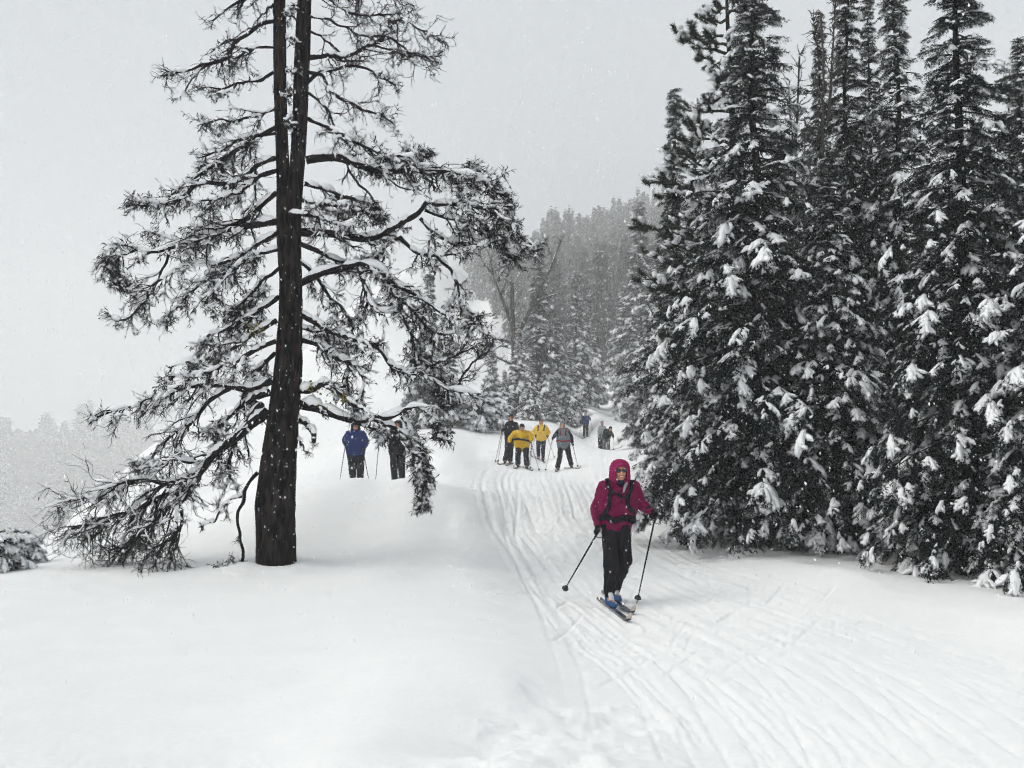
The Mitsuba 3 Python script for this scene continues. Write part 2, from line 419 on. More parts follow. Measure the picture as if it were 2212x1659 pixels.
# ------------------------------------------------------------------ conifers: trunk, crown of needle sprays, snow lying on the sprays
def make_spray(rng, pairs, blades, fat=1.0, snow_shape=DOME_LOW, snow_n=6):
    """A flat spray of length 1 along +x, drooping: (needle v, f), (snow v, f)."""
    stem = lambda t: np.stack([t, 0.05 * np.sin(4 * t), -0.22 * t ** 2], -1)
    V, sn_c, sn_x, sn_l, sn_w, sn_h = [], [], [], [], [], []
    twigs = [(stem(np.linspace(0.05, 1, 9)), 1.0)]
    for k in range(pairs):
        t = 0.12 + 0.8 * k / pairs
        for s in (-1, 1):
            a = math.radians(rng.uniform(38, 62))
            l = (0.50 * (1 - t) ** 0.8 + 0.13) * rng.uniform(0.75, 1.15)
            d = np.array([math.cos(a), s * math.sin(a), rng.uniform(-0.35, 0.02)])
            b = stem(np.array(t))
            q = np.linspace(0, 1, 6)[:, None]
            twigs.append((b + d * l * q + np.array([0, 0, -0.16 * l]) * q ** 2, l))
            if k < snow_n and rng.random() < .62:
                m = rng.uniform(0.35, 0.75)
                sn_c.append(b + d * l * m + [0, 0, -0.16 * l * m * m + 0.005])
                sn_x.append(d - [0, 0, 0.18])
                sn_l.append(l * rng.uniform(0.45, 0.7))
                sn_w.append(l * rng.uniform(0.12, 0.22) + 0.03)
                sn_h.append(rng.uniform(0.045, 0.10))
    for q, l in twigs:
        n = max(3, int(blades * (0.35 + l)))
        t = rng.uniform(0, 1, n)
        i = np.minimum((t * (len(q) - 1)).astype(int), len(q) - 2)
        fr = t * (len(q) - 1) - i
        p = q[i] * (1 - fr)[:, None] + q[i + 1] * fr[:, None]
        d = unit(q[i + 1] - q[i])
        side = unit(np.cross(d, rng.normal(size=(n, 3)) * [0.7, 0.7, 1.0]))
        out = unit(0.7 * d + 0.8 * side - [0, 0, 0.22])
        L = rng.uniform(0.07, 0.13, n)[:, None] * fat
        w = unit(np.cross(out, rng.normal(size=(n, 3)))) * 0.019 * fat
        V.append(np.stack([p - w, p + w, p + out * L], 1).reshape(-1, 3))
    V = np.vstack(V)
    for t, l, w, h in [(0.30, .34, .14, .10), (0.70, .34, .13, .11)]:
        sn_c.append(stem(np.array(t)) + [0, 0, .01]); sn_x.append([1, 0, -0.44 * t - 0.12]); sn_l.append(l); sn_w.append(w * rng.uniform(.8, 1.3)); sn_h.append(h)
    sn_c.append(stem(np.array(.5)) + [0, 0, 0]); sn_x.append([1, 0, -.35]); sn_l.append(.44); sn_w.append(rng.uniform(.17, .26)); sn_h.append(.10)
    sv, sf = lumps(sn_c, sn_x, np.array(sn_l), np.array(sn_w), np.array(sn_h), snow_shape)
    return V, np.arange(len(V)).reshape(-1, 3), sv, sf


def frames(yaw, pitch, roll):
    cy, sy, cp, sp = np.cos(yaw), np.sin(yaw), np.cos(pitch), np.sin(pitch)
    X = np.stack([cy * cp, sy * cp, sp], -1)
    Y = np.stack([-sy, cy, 0 * yaw], -1)
    Z = np.cross(X, Y)
    cr, sr = np.cos(roll)[:, None], np.sin(roll)[:, None]
    return np.stack([X, Y * cr + Z * sr, Z * cr - Y * sr], -1)        # columns


def place(V, F, M, P):
    out = np.einsum('kij,nj->kni', M, V) + P[:, None]
    return out.reshape(-1, 3), (F[None] + (np.arange(len(P)) * len(V))[:, None, None]).reshape(-1, 3)


def make_fir(seed, H, R, profile, sprays, whorl=0.26, per=6, size=0.5, snow=0.75, snow_top=0.4, droop=0.5, bare=0.0, shade=None, sticks=True, patch=0.8):
    """H height, R crown radius, profile(t) radius share at height share t (0 foot, 1 tip)."""
    rng = np.random.default_rng(seed)
    P, yaw, pit, sz, hh, sticksP = [], [], [], [], [], []
    z = 0.12 * H * bare + 0.10
    while z < H * 0.985:
        t = z / H
        n = max(4, int(round(per * (1.12 - .05 * t))))
        a0 = rng.uniform(0, 6.28)
        for k in range(n):
            az = a0 + 6.28 * k / n + rng.normal(0, 0.22)
            L = max(0.10, R * profile(t) * rng.uniform(0.5, 1.2))
            up = 0.38 * t ** 2 - 0.12 + rng.normal(0, 0.13)
            dr_ = droop * (1 - 0.75 * t) * rng.uniform(0.7, 1.2) / max(L, .35)
            z0 = z + rng.normal(0, .55) * whorl
            while L > .25 and z0 + up * L - dr_ * L * L < .12:
                L *= .86
            r = np.linspace(0, L, 7)
            pts = np.stack([r * math.cos(az), r * math.sin(az), z0 + up * r - dr_ * r * r], -1)
            pts[:, 2] = np.maximum(pts[:, 2], 0.05 + 0.05 * rng.random())
            sticksP.append(pts)
            s0 = size * (0.52 + 0.6 * min(1, L / 1.1)) * rng.uniform(0.85, 1.2)
            m = max(2, int(round((L - 0.35 * s0) / (0.42 * size))))
            br = rng.random()
            for j in range(m + 1):
                f = 1 - 0.92 * (j / (m + 1)) ** 1.05 if j else 1.0
                rr = max(0.02, f * L - 0.62 * s0 * (j == 0))
                b = np.array([rr * math.cos(az), rr * math.sin(az), z0 + up * rr - dr_ * rr * rr])
                b[2] = max(b[2], 0.06)
                sl = math.atan(up - 2 * dr_ * rr)
                for sgn in ((0,) if j == 0 else (-1, 1)):
                    if j and rng.random() < 0.18:
                        continue
                    P.append(b)
                    yaw.append(az + sgn * rng.uniform(0.55, 1.1))
                    pit.append(max(-1.25, sl * (0.8 if j else 1) - rng.uniform(0.05, 0.55) * (1 - .3 * t)))
                    sz.append(s0 * (1 if j == 0 else rng.uniform(0.62, 0.95)))
                    hh.append((t, az, f, br))
        z += whorl * rng.uniform(0.75, 1.2) * (0.6 + 0.5 * (1 - t))
    # tip
    for k in range(6):
        P.append(np.array([0, 0, H * (0.93 + 0.009 * k)])); yaw.append(k * 1.3); pit.append(1.2); sz.append(0.02 * H); hh.append((1, 0, 0, 0))
    P, yaw, pit, sz, hh = map(np.array, (P, yaw, pit, sz, hh))
    M = frames(yaw, pit, rng.normal(0, 0.25, len(P))) * sz[:, None, None]
    kind = rng.integers(0, len(sprays), len(P))
    nz = meshkit.noise(np.c_[np.cos(hh[:, 1]) * 1.6 + 5, np.sin(hh[:, 1]) * 1.6 + seed, hh[:, 0] * H * 1.1], seed)
    prob = (snow * (1 - hh[:, 0]) + snow_top * hh[:, 0]) * (0.35 + 0.8 * hh[:, 2] ** 2) * (1 - patch + 2 * patch * nz) * (.25 + 1.5 * hh[:, 3])
    u = rng.random(len(P))
    has = u < .72 * prob + .62 * prob ** .6
    bit = np.where(u < .72 * prob, 1.0, .30 + .35 * rng.random(len(P)))
    crown, snowm = Mesh(), Mesh()
    for i, (v, f, sv, sf) in enumerate(sprays):
        m = kind == i
        if m.any():
            crown.add(*place(v, f, M[m], P[m]))
        m = m & has
        if m.any():
            g = rng.uniform(0.7, 1.3, m.sum()) * bit[m]
            Ms = M[m] * np.stack([g, g, g * rng.uniform(0.8, 1.7, m.sum())], -1)[:, None, :]
            snowm.add(*place(sv, sf, Ms, P[m] + [0, 0, 0.012]))
    tr = np.linspace(-0.4, H, 14)
    wob = 0.006 * H * np.sin(tr * 1.3 + seed) * np.clip(tr, 0, 1)
    rad = 0.0105 * H * (1 - np.clip(tr / H, 0, 1)) ** 1.0 + 0.006
    trunk = Mesh().add(*tubes(np.stack([wob, 0 * tr, tr], -1), rad, 7))
    if sticks:
        sp = np.array(sticksP)
        crown.add(*tubes(sp, np.linspace(0.02, 0.004, 7)[None] * np.ones((len(sp), 1)), 3))
    if not snowm.n:
        return trunk.get(), crown.get(), None
    sm = snowm.get()
    sm.vertices += (0.10 * size * (meshkit.fbm(sm.vertices * 11, 2, 3) - .5))[:, None] * [1, 1, .7]
    return trunk.get(), crown.get(), sm


TREE_H = {}


def group(key, parts, H):
    g = {'type': 'shapegroup'}
    for name, mesh, mat, smooth in parts:
        if mesh is None:
            continue
        g[name] = mikit.ply(mesh, mat, smooth=smooth)
    scene[key] = g
    TREE_H[key] = H


def fir_group(key, *a, needles='needle_mat', **k):
    tr, cr, sn = make_fir(*a, **k)
    group(key, [('trunk', tr, 'bark_mat', True), ('crown', cr, needles, False), ('snow_load', sn, 'snow_mat', True)], a[1])


_r = np.random.default_rng(3)
SPRAYS = [make_spray(_r, 4, 9, 1.6, snow_n=4) for _ in range(8)]
SPRAYS_MID = [make_spray(_r, 4, 7, 2.0, snow_n=3) for _ in range(4)]
SPRAYS_FAR = [make_spray(_r, 2, 3, 4.0, snow_n=0) for _ in range(3)]
full = lambda t: (1 - t) ** 0.75 * (0.35 + 0.65 * min(1, (1 - t) * 1.5)) * min(1, .75 + 2 * t)
spire = lambda t: (0.17 + 0.83 * max(0.0, 1 - t * 1.25) ** 0.9) * (1 if t < .86 else max(.25, (1 - t) / .14))
cone = lambda t: (1 - t) ** 0.85
fir_group('fir_full', 1, 11.0, 2.1, full, SPRAYS, size=.31, per=7, whorl=.23, snow=.33, snow_top=.20)
fir_group('fir_broad', 2, 10.0, 2.3, full, SPRAYS, size=.32, per=7, whorl=.24, snow=0.38, snow_top=.24)
fir_group('fir_spire', 3, 12.0, 1.75, spire, SPRAYS, size=.31, per=7, whorl=.23, snow=0.34, snow_top=.15)
fir_group('fir_slim', 4, 11.0, 1.25, spire, SPRAYS, size=.31, per=7, whorl=.23, snow=0.38, snow_top=.19)
fir_group('fir_laden', 5, 9.0, 1.9, cone, SPRAYS, size=.34, per=7, whorl=.24, snow=.5, snow_top=.2)
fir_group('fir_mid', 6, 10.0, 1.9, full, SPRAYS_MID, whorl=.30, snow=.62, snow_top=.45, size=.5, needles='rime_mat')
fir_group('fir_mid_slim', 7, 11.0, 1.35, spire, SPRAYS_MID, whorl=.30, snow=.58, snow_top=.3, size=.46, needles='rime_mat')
fir_group('fir_dark', 12, 11.0, 1.7, full, SPRAYS_MID, whorl=.32, snow=.35, snow_top=.12, size=.52)
fir_group('bush_form', 13, .62, .80, lambda t: 1 - .55 * t, SPRAYS, size=.30, per=10, whorl=.12, snow=1.3, snow_top=1.6, droop=.35, patch=.5)
fir_group('fir_far', 8, 12.0, 1.6, cone, SPRAYS_FAR, whorl=.62, per=6, snow=.2, snow_top=.1, size=.95, sticks=False, needles='frost_haze_mat')
fir_group('fir_far_slim', 9, 13.0, 1.1, spire, SPRAYS_FAR, whorl=.62, per=6, snow=.18, snow_top=.06, size=.8, sticks=False, needles='frost_haze_mat')
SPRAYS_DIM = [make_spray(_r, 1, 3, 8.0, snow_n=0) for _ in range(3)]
fir_group('fir_bare_far', 10, 13.0, 1.9, cone, SPRAYS_DIM, whorl=1.0, per=5, snow=.0, snow_top=.0, size=1.5, sticks=False, needles='haze_pale_mat')


def make_pine(seed, H, limbs):
    """A pine with upswept limbs ending in bottle-brush tufts: limbs = (foot height share, azimuth, length, rise)."""
    rng = np.random.default_rng(seed)
    wood, crown, snowm, trunk = Mesh(), Mesh(), Mesh(), Mesh()
    tz = np.linspace(-.3, H, 16)
    trunk.add(*tubes(np.stack([.05 * np.sin(tz), .04 * np.cos(tz * 1.4), tz], -1), .11 * (1 - np.clip(tz / H, 0, 1)) ** .7 + .02, 8))
    for h, az, L, rise in limbs:
        d = np.array([math.cos(az), math.sin(az), 0])
        q = np.linspace(0, 1, 8)[:, None]
        c = np.array([0, 0, h * H]) + d * L * q + np.array([0, 0, 1.0]) * L * (rise * q ** 1.6 - .10 * q)
        c[1:-1] += rng.normal(0, .03, (6, 3))
        crown.add(*tubes(c, np.linspace(.035, .012, 8), 5))
        ends = [(c[-1], unit(c[-1] - c[-2]))]
        for k in range(int(3 + 4.5 * L)):
            i = rng.integers(2, 8)
            e = unit(d * rng.uniform(.2, .9) + np.cross(d, [0, 0, 1]) * rng.normal(0, .8) + [0, 0, rng.uniform(-.15, .7)])
            l = rng.uniform(.12, .42)
            crown.add(*tubes(np.array([c[i], c[i] + e * l * .6, c[i] + e * l + [0, 0, .02]]), np.array([.014, .010, .008]), 4))
            ends.append((c[i] + e * l, unit(e + [0, 0, .35])))
        for p, e in ends:
            n, l = 150, rng.uniform(.14, .24)
            t = rng.random(n)[:, None]
            b = p - e * l * (1 - t)
            o = unit(e * .75 + rng.normal(0, .62, (n, 3)))
            w = unit(np.cross(o, rng.normal(size=(n, 3)))) * .0075
            v = np.stack([b - w, b + w, b + o * rng.uniform(.07, .12, n)[:, None]], 1).reshape(-1, 3)
            crown.add(v, np.arange(3 * n).reshape(-1, 3))
            if rng.random() < .35:
                k = 4
                snowm.add(*lumps(p + rng.normal(0, .05, (k, 3)) + [0, 0, .05], e + rng.normal(0, .4, (k, 3)) * [1, 1, .3], rng.uniform(.06, .12, k), rng.uniform(.04, .07, k), rng.uniform(.03, .06, k), DOME_LOW))
    return trunk.get(), crown.get(), snowm.get()


_q = np.random.default_rng(31)
_limbs = []
for h in np.linspace(.28, .97, 46):
    side = _q.random() < .72                                    # fuller on the side open to the trail
    az = math.pi + _q.normal(0, .75) if side else _q.uniform(0, 6.28)
    _limbs.append((h, az, (1.95 * (1 - h) ** .55 + .22) * _q.uniform(.7, 1.1) * (1 if side else .75), _q.uniform(.05, .5)))
_a, _b, _c = make_pine(4, 10.5, _limbs)
group('pine_tufted', [('trunk', _a, 'bark_mat', True), ('crown', _b, 'pine_needle_mat', False), ('snow_load', _c, 'snow_mat', True)], 10.5)


def plant(name, grp, x, y, top=None, height=None, width=1.0, spin=0.0, lean=0.0, sink=0.05):
    """One tree of the prototype grp on the snow at (x, y); top = z of its tip."""
    z = ground1(x, y) - sink
    H = height if height else top - z
    s = H / TREE_H[grp]
    key = numbered(name)
    scene[key] = {'type': 'instance', 'to_world': mi.ScalarTransform4f().translate([x, y, z]).rotate([0, 1, 0], lean).rotate([0, 0, 1], spin).scale([width * s, width * s, s]),
                  'shapes': {'type': 'ref', 'id': grp}}
    return key


def tree(grp, bx, D, ty, label, width=1.0, spin=0.0, lean=0.0, name='fir_tree', cat='tree', grp_name='snowy firs beside the trail'):
    """bx: where the trunk stands across the survey copy, D its distance, ty: where its tip reaches."""
    p = at(bx, 830, D)
    q = at(bx, ty, D)
    k = plant(name, grp, p[0], D, top=q[2], width=width, spin=spin, lean=lean)
    say(k, label, cat, grp_name)
    say(k + '__crown', kind='stuff')
    say(k + '__snow_load', kind='stuff')
    return k
# right-hand stand, nearest first
tree('fir_laden', 2330, 11.2, 60, 'nearest dark fir with heavy snow pads, cut off by the right edge', 1.05, 20)
tree('fir_spire', 2088, 12.6, -330, 'tall dark ragged fir spire, second tree from the right edge', 1.15, 75)
tree('fir_laden', 2185, 11.9, 830, 'low snow-loaded fir under the tall spire at the right edge', 1.25, 140)
tree('fir_laden', 1985, 13.6, 560, 'short fir carrying thick snow pads between the broad fir and the right-hand spire', 1.0, 210)
tree('fir_full', 1640, 15.6, -230, 'largest dark fir, right behind the maroon skier, skirt down to the snow', 1.18, 10)
tree('fir_broad', 1800, 15.0, 330, 'broad lower fir whose skirt meets the snow bank right of the largest fir', 1.12, 100)
tree('fir_slim', 1785, 18.5, 25, 'thin ragged fir with a bare forked leader against the sky', 0.75, 40)
tree('fir_spire', 1845, 18.0, -130, 'dark narrow fir spire just right of the forked leader', 0.95, 160)
tree('fir_slim', 1893, 20.5, -20, 'thinnest fir spire in the row of tops on the right', 0.8, 250)
tree('fir_spire', 1952, 17.5, -160, 'dark fir spire left of the gap of sky on the right', 0.9, 300)
tree('fir_slim', 2050, 18.5, 480, 'fir top half hidden behind the ragged spire on the right', 1.1, 30)
tree('fir_spire', 2225, 16.0, 80, 'fir spire rising at the right edge of the photo behind the ragged one', 1.0, 15)
tree('fir_laden', 1475, 19.5, 610, 'bushy snow-padded fir at the left foot of the stand beside the trail', 1.15, 330)
tree('fir_slim', 1462, 22.5, 190, 'slender pale spire on the left flank of the right-hand stand', 1.05, 200)
tree('fir_broad', 1535, 18.2, 420, 'broad snowy fir between the slender pale spire and the largest fir', 0.95, 270)
tree('fir_mid', 1465, 30, 660, 'snowy fir overhanging the right side of the trail behind the maroon skier', 1.1, 80)
tree('fir_mid', 1425, 42, 740, 'small white-dusted fir where the trail bends out of sight', 1.15, 180)
for i, (x, D, ty) in enumerate([(1700, 24, 300), (1850, 23, 260), (2000, 22, 300), (2130, 21, 280), (1600, 27, 300), (1930, 30, 230), (2200, 26, 150), (2300, 18, -50), (2450, 14, -100), (1760, 34, 260), (2060, 33, 280), (2600, 17, 0), (2480, 22, 0), (1660, 21, 360), (1790, 21, 330), (1900, 20, 340)]):
    tree(['fir_dark', 'fir_dark', 'fir_spire'][i % 3] if D < 40 else 'fir_dark', x, D, ty, 'dark fir in the shade behind the front row of the right-hand stand', 1.2, 47 * i, grp_name='firs in the shade behind the front row')
tree('pine_tufted', 1585, 17.6, -40, 'bushy pine with tufted upswept branches reaching left above the fir tops', 1.0, 0, name='tufted_pine', grp_name=None)
# middle distance, left of the trail
for bx, D, ty, g, w, label in [
        (1165, 68, 535, 'fir_mid_slim', 1.4, 'tallest snowy fir behind the waiting group, with a thin spire'),
        (1245, 82, 590, 'fir_mid_slim', 1.3, 'grey snowy fir spire right of the tallest one behind the group'),
        (1272, 86, 640, 'fir_mid', 1.2, 'rounded snowy fir at the right end of the clump behind the group'),
        (1205, 69, 690, 'fir_mid', 1.35, 'low snowy fir filling the middle of the clump behind the group'),
        (1120, 64, 700, 'fir_mid', 1.3, 'low snowy fir under the forked dead snag'),
        (1062, 59, 735, 'fir_mid', 1.25, 'low snowy fir at the left end of the clump behind the group'),
        (1148, 56, 775, 'fir_mid', 1.5, 'round snow-covered young fir in front of the tallest fir behind the group'),
        (1232, 74, 760, 'fir_mid', 1.5, 'round snow-covered young fir below the grey spire behind the group'),
        (1090, 58, 800, 'fir_mid', 1.6, 'small snow-covered fir beside the foot of the forked dead snag'),
        (1192, 57, 815, 'fir_mid', 1.7, 'smallest snow-covered fir at the front of the clump behind the group'),
        (928, 47, 585, 'fir_mid', 1.05, 'snow-plastered fir seen through the right branches of the old pine'),
        (972, 50, 700, 'fir_mid', 1.1, 'shorter fir beside the snow-plastered one behind the old pine'),
        (895, 52, 730, 'fir_mid', 1.1, 'low fir on the left of the snow-plastered one behind the old pine'),
        (1385, 80, 440, 'fir_mid_slim', 1.4, 'tall faded spire rising left of the right-hand stand'),
        (1422, 60, 530, 'fir_mid_slim', 1.1, 'thin grey spire between the tall faded spire and the stand'),
        (1345, 98, 620, 'fir_mid', 1.3, 'faded fir behind the bend of the trail'),
        (1372, 72, 690, 'fir_mid', 1.4, 'bushy faded fir beside the bend of the trail'),
        (1400, 50, 640, 'fir_mid', 1.2, 'snowy fir leaning over the trail beyond the far skiers'),
        (135, 42, 1090, 'fir_mid', 1.6, 'tiny snow-buried bush on the slope near the left edge')]:
    tree(g, bx, D, ty, label, w, bx % 360, grp_name='snowy firs in the middle distance')
for bx, D, h, w, label in [(-14, 13.9, .50, .95, 'snow-buried bush with bare twig ends at the left edge of the photo'), (58, 15.0, .42, .8, 'lower snow-buried bush right of the one at the left edge'),
                          (1030, 48, 1.5, 1.0, 'snow-buried little bush on the bank left of the waiting group'), (1062, 50, 1.2, 1.0, 'smaller snow-buried bush nearer to the waiting group')]:
    p = at(bx, 1200, D)
    k = say(plant('buried_bush', 'bush_form', p[0], D, height=h, width=w, spin=bx % 360), label, 'bush', 'snow-buried bushes')
    say(k + '__crown', kind='stuff')
    say(k + '__snow_load', kind='stuff')
# forest on the far hillside: each tree on its own up to 300, the rest as one mass
_f = np.random.default_rng(21)
FAR = []
while len(FAR) < 900:
    D = 85 * (460 / 85) ** math.sqrt(_f.random())
    dx = _f.uniform(975, 1720)
    edge = np.interp(D, [85, 120, 180, 260, 350, 460], [1310, 1160, 1080, 1030, 1000, 1000])
    if dx < edge or (D < 105 and dx < 1335):
        continue
    p = at(dx, 830, D)
    if all((p[0] - a) ** 2 + (D - b) ** 2 > 2.6 for a, b, _ in FAR):
        FAR.append((p[0], D, _f.uniform(9, 15) * (.8 + .4 * D / 300)))
FAR.sort(key=lambda q: -q[2] / q[1])
_gz = ground(np.array([q[0] for q in FAR]), np.array([q[1] for q in FAR]))
for i, (x, y, h) in enumerate(FAR):
    g = 'fir_far' if _f.random() < .5 else 'fir_far_slim'
    s = h / TREE_H[g]
    w = s * _f.uniform(.8, 1.3)
    tw = mi.ScalarTransform4f().translate([x, y, _gz[i] - .1]).rotate([0, 0, 1], _f.uniform(0, 360)).scale([w, w, s])
    if i < 290:
        k = numbered('hillside_fir')
        say(k, 'grey hazy fir in the dense forest on the far hillside', 'tree', 'firs of the far hillside forest')
    else:
        k = f'far_forest__{i - 289:03d}'
    scene[k] = {'type': 'instance', 'to_world': tw, 'shapes': {'type': 'ref', 'id': g}}
say('far_forest', 'grey mass of snowbound forest fading into the haze on the hillside', 'forest', kind='stuff')
# forest in the valley on the left, almost lost in the haze
for i in range(900):
    dx, D = _f.uniform(-300, 330), _f.uniform(450, 660)
    p = at(dx, 830, D)
    g = 'fir_bare_far'
    h = _f.uniform(11, 21) * (1.5 if _f.random() < .12 else 1)
    s = h / TREE_H[g]
    scene[f'valley_forest__{i + 1:03d}'] = {'type': 'instance', 'shapes': {'type': 'ref', 'id': g},
        'to_world': mi.ScalarTransform4f().translate([p[0], D, ground1(p[0], D) - .2]).rotate([0, 0, 1], _f.uniform(0, 360)).scale([1.7 * s, 1.7 * s, s])}
say('valley_forest', 'faint forest almost lost in the falling snow across the valley on the left', 'forest', kind='stuff')
for k in [k for k in labels if k.startswith('hillside_fir')]:
    labels[k + '__crown'], labels[k + '__snow_load'] = {'kind': 'stuff'}, {'kind': 'stuff'}
# ------------------------------------------------------------------ the old pine: two stems, crooked limbs, dry twigs, dark tufts, snow lying on the limbs
PINE_D = 13.5
_p = np.random.default_rng(5)


def tp(c, r, depth=0.0):
    """Point of the pine from the survey of the enlarged photo (1.7015 px per photo px, from photo px 100, 0); depth: metres behind the trunk."""
    q = at((100 + c / 1.7015) * 2212 / 2592, (r / 1.7015) * 2212 / 2592, PINE_D)
    return q + [0, depth, 0]


PINE = say(numbered('old_pine'), 'old bare double-stemmed pine with crooked snow-lined limbs standing alone on the left', 'tree')


def stem(name, pts, radii, sides, flare=0.0):
    k = 90
    c = curve(pts, k)
    s = np.linspace(0, 1, len(radii))
    rad = np.interp(np.linspace(0, 1, k), s, radii)
    V, F = tubes(c, rad, sides)
    V = V.reshape(k, sides, 3)
    d = V - c[:, None]
    a = np.arctan2(d[..., 1], d[..., 0])
    rr = np.linalg.norm(d, axis=-1, keepdims=True)
    q = np.stack([np.cos(a) * 3.2, np.sin(a) * 3.2, V[..., 2] * 1.1], -1)
    ridge = meshkit.fbm(np.stack([np.cos(a) * 7, np.sin(a) * 7, V[..., 2] * 2.2], -1), 3, 4) - .5
    V = c[:, None] + d * (1 + .16 * (meshkit.noise(q, 9)[..., None] - .5) + .22 * ridge[..., None])
    return put(name, trimesh.Trimesh(V.reshape(-1, 3), F, process=False), 'bark_mat', PINE, smooth=True)


stem('trunk', [tp(1017, 2475), tp(1017, 2400), tp(1020, 2150), tp(1045, 1850), tp(1070, 1600), tp(1080, 1350), tp(1082, 1150), tp(1085, 1020)], [.262, .256, .246, .215, .182, .165, .155, .10], 40)
stem('trunk', [tp(1062, 1190), tp(1050, 1000), tp(1049, 850), tp(1043, 600), tp(1036, 300), tp(1034, 0), tp(1034, -350), tp(1040, -700)], [.09, .088, .088, .086, .082, .076, .05, .01], 28)
stem('trunk', [tp(1096, 1190, .05), tp(1092, 1000, .06), tp(1096, 800, .08), tp(1110, 600, .1), tp(1123, 300, .1), tp(1134, 0, .1), tp(1142, -350, .12), tp(1150, -800, .12)], [.10, .10, .105, .104, .097, .09, .055, .01], 28)


def walk(P0, D0, L, k, grav, wig, curl=0.0, rng=_p):
    """Crooked twigs from P0 along D0: (n, k, 3)."""
    n = len(P0)
    P = np.empty((n, k, 3))
    P[:, 0] = P0
    d = unit(D0)
    bend = rng.normal(0, wig, (n, 3))
    for i in range(1, k):
        d = unit(d + rng.normal(0, wig, (n, 3)) + 0.35 * bend + np.array([0, 0, -grav + curl * (i / k) ** 2]))
        P[:, i] = P[:, i - 1] + d * (L / (k - 1))[:, None]
    return P


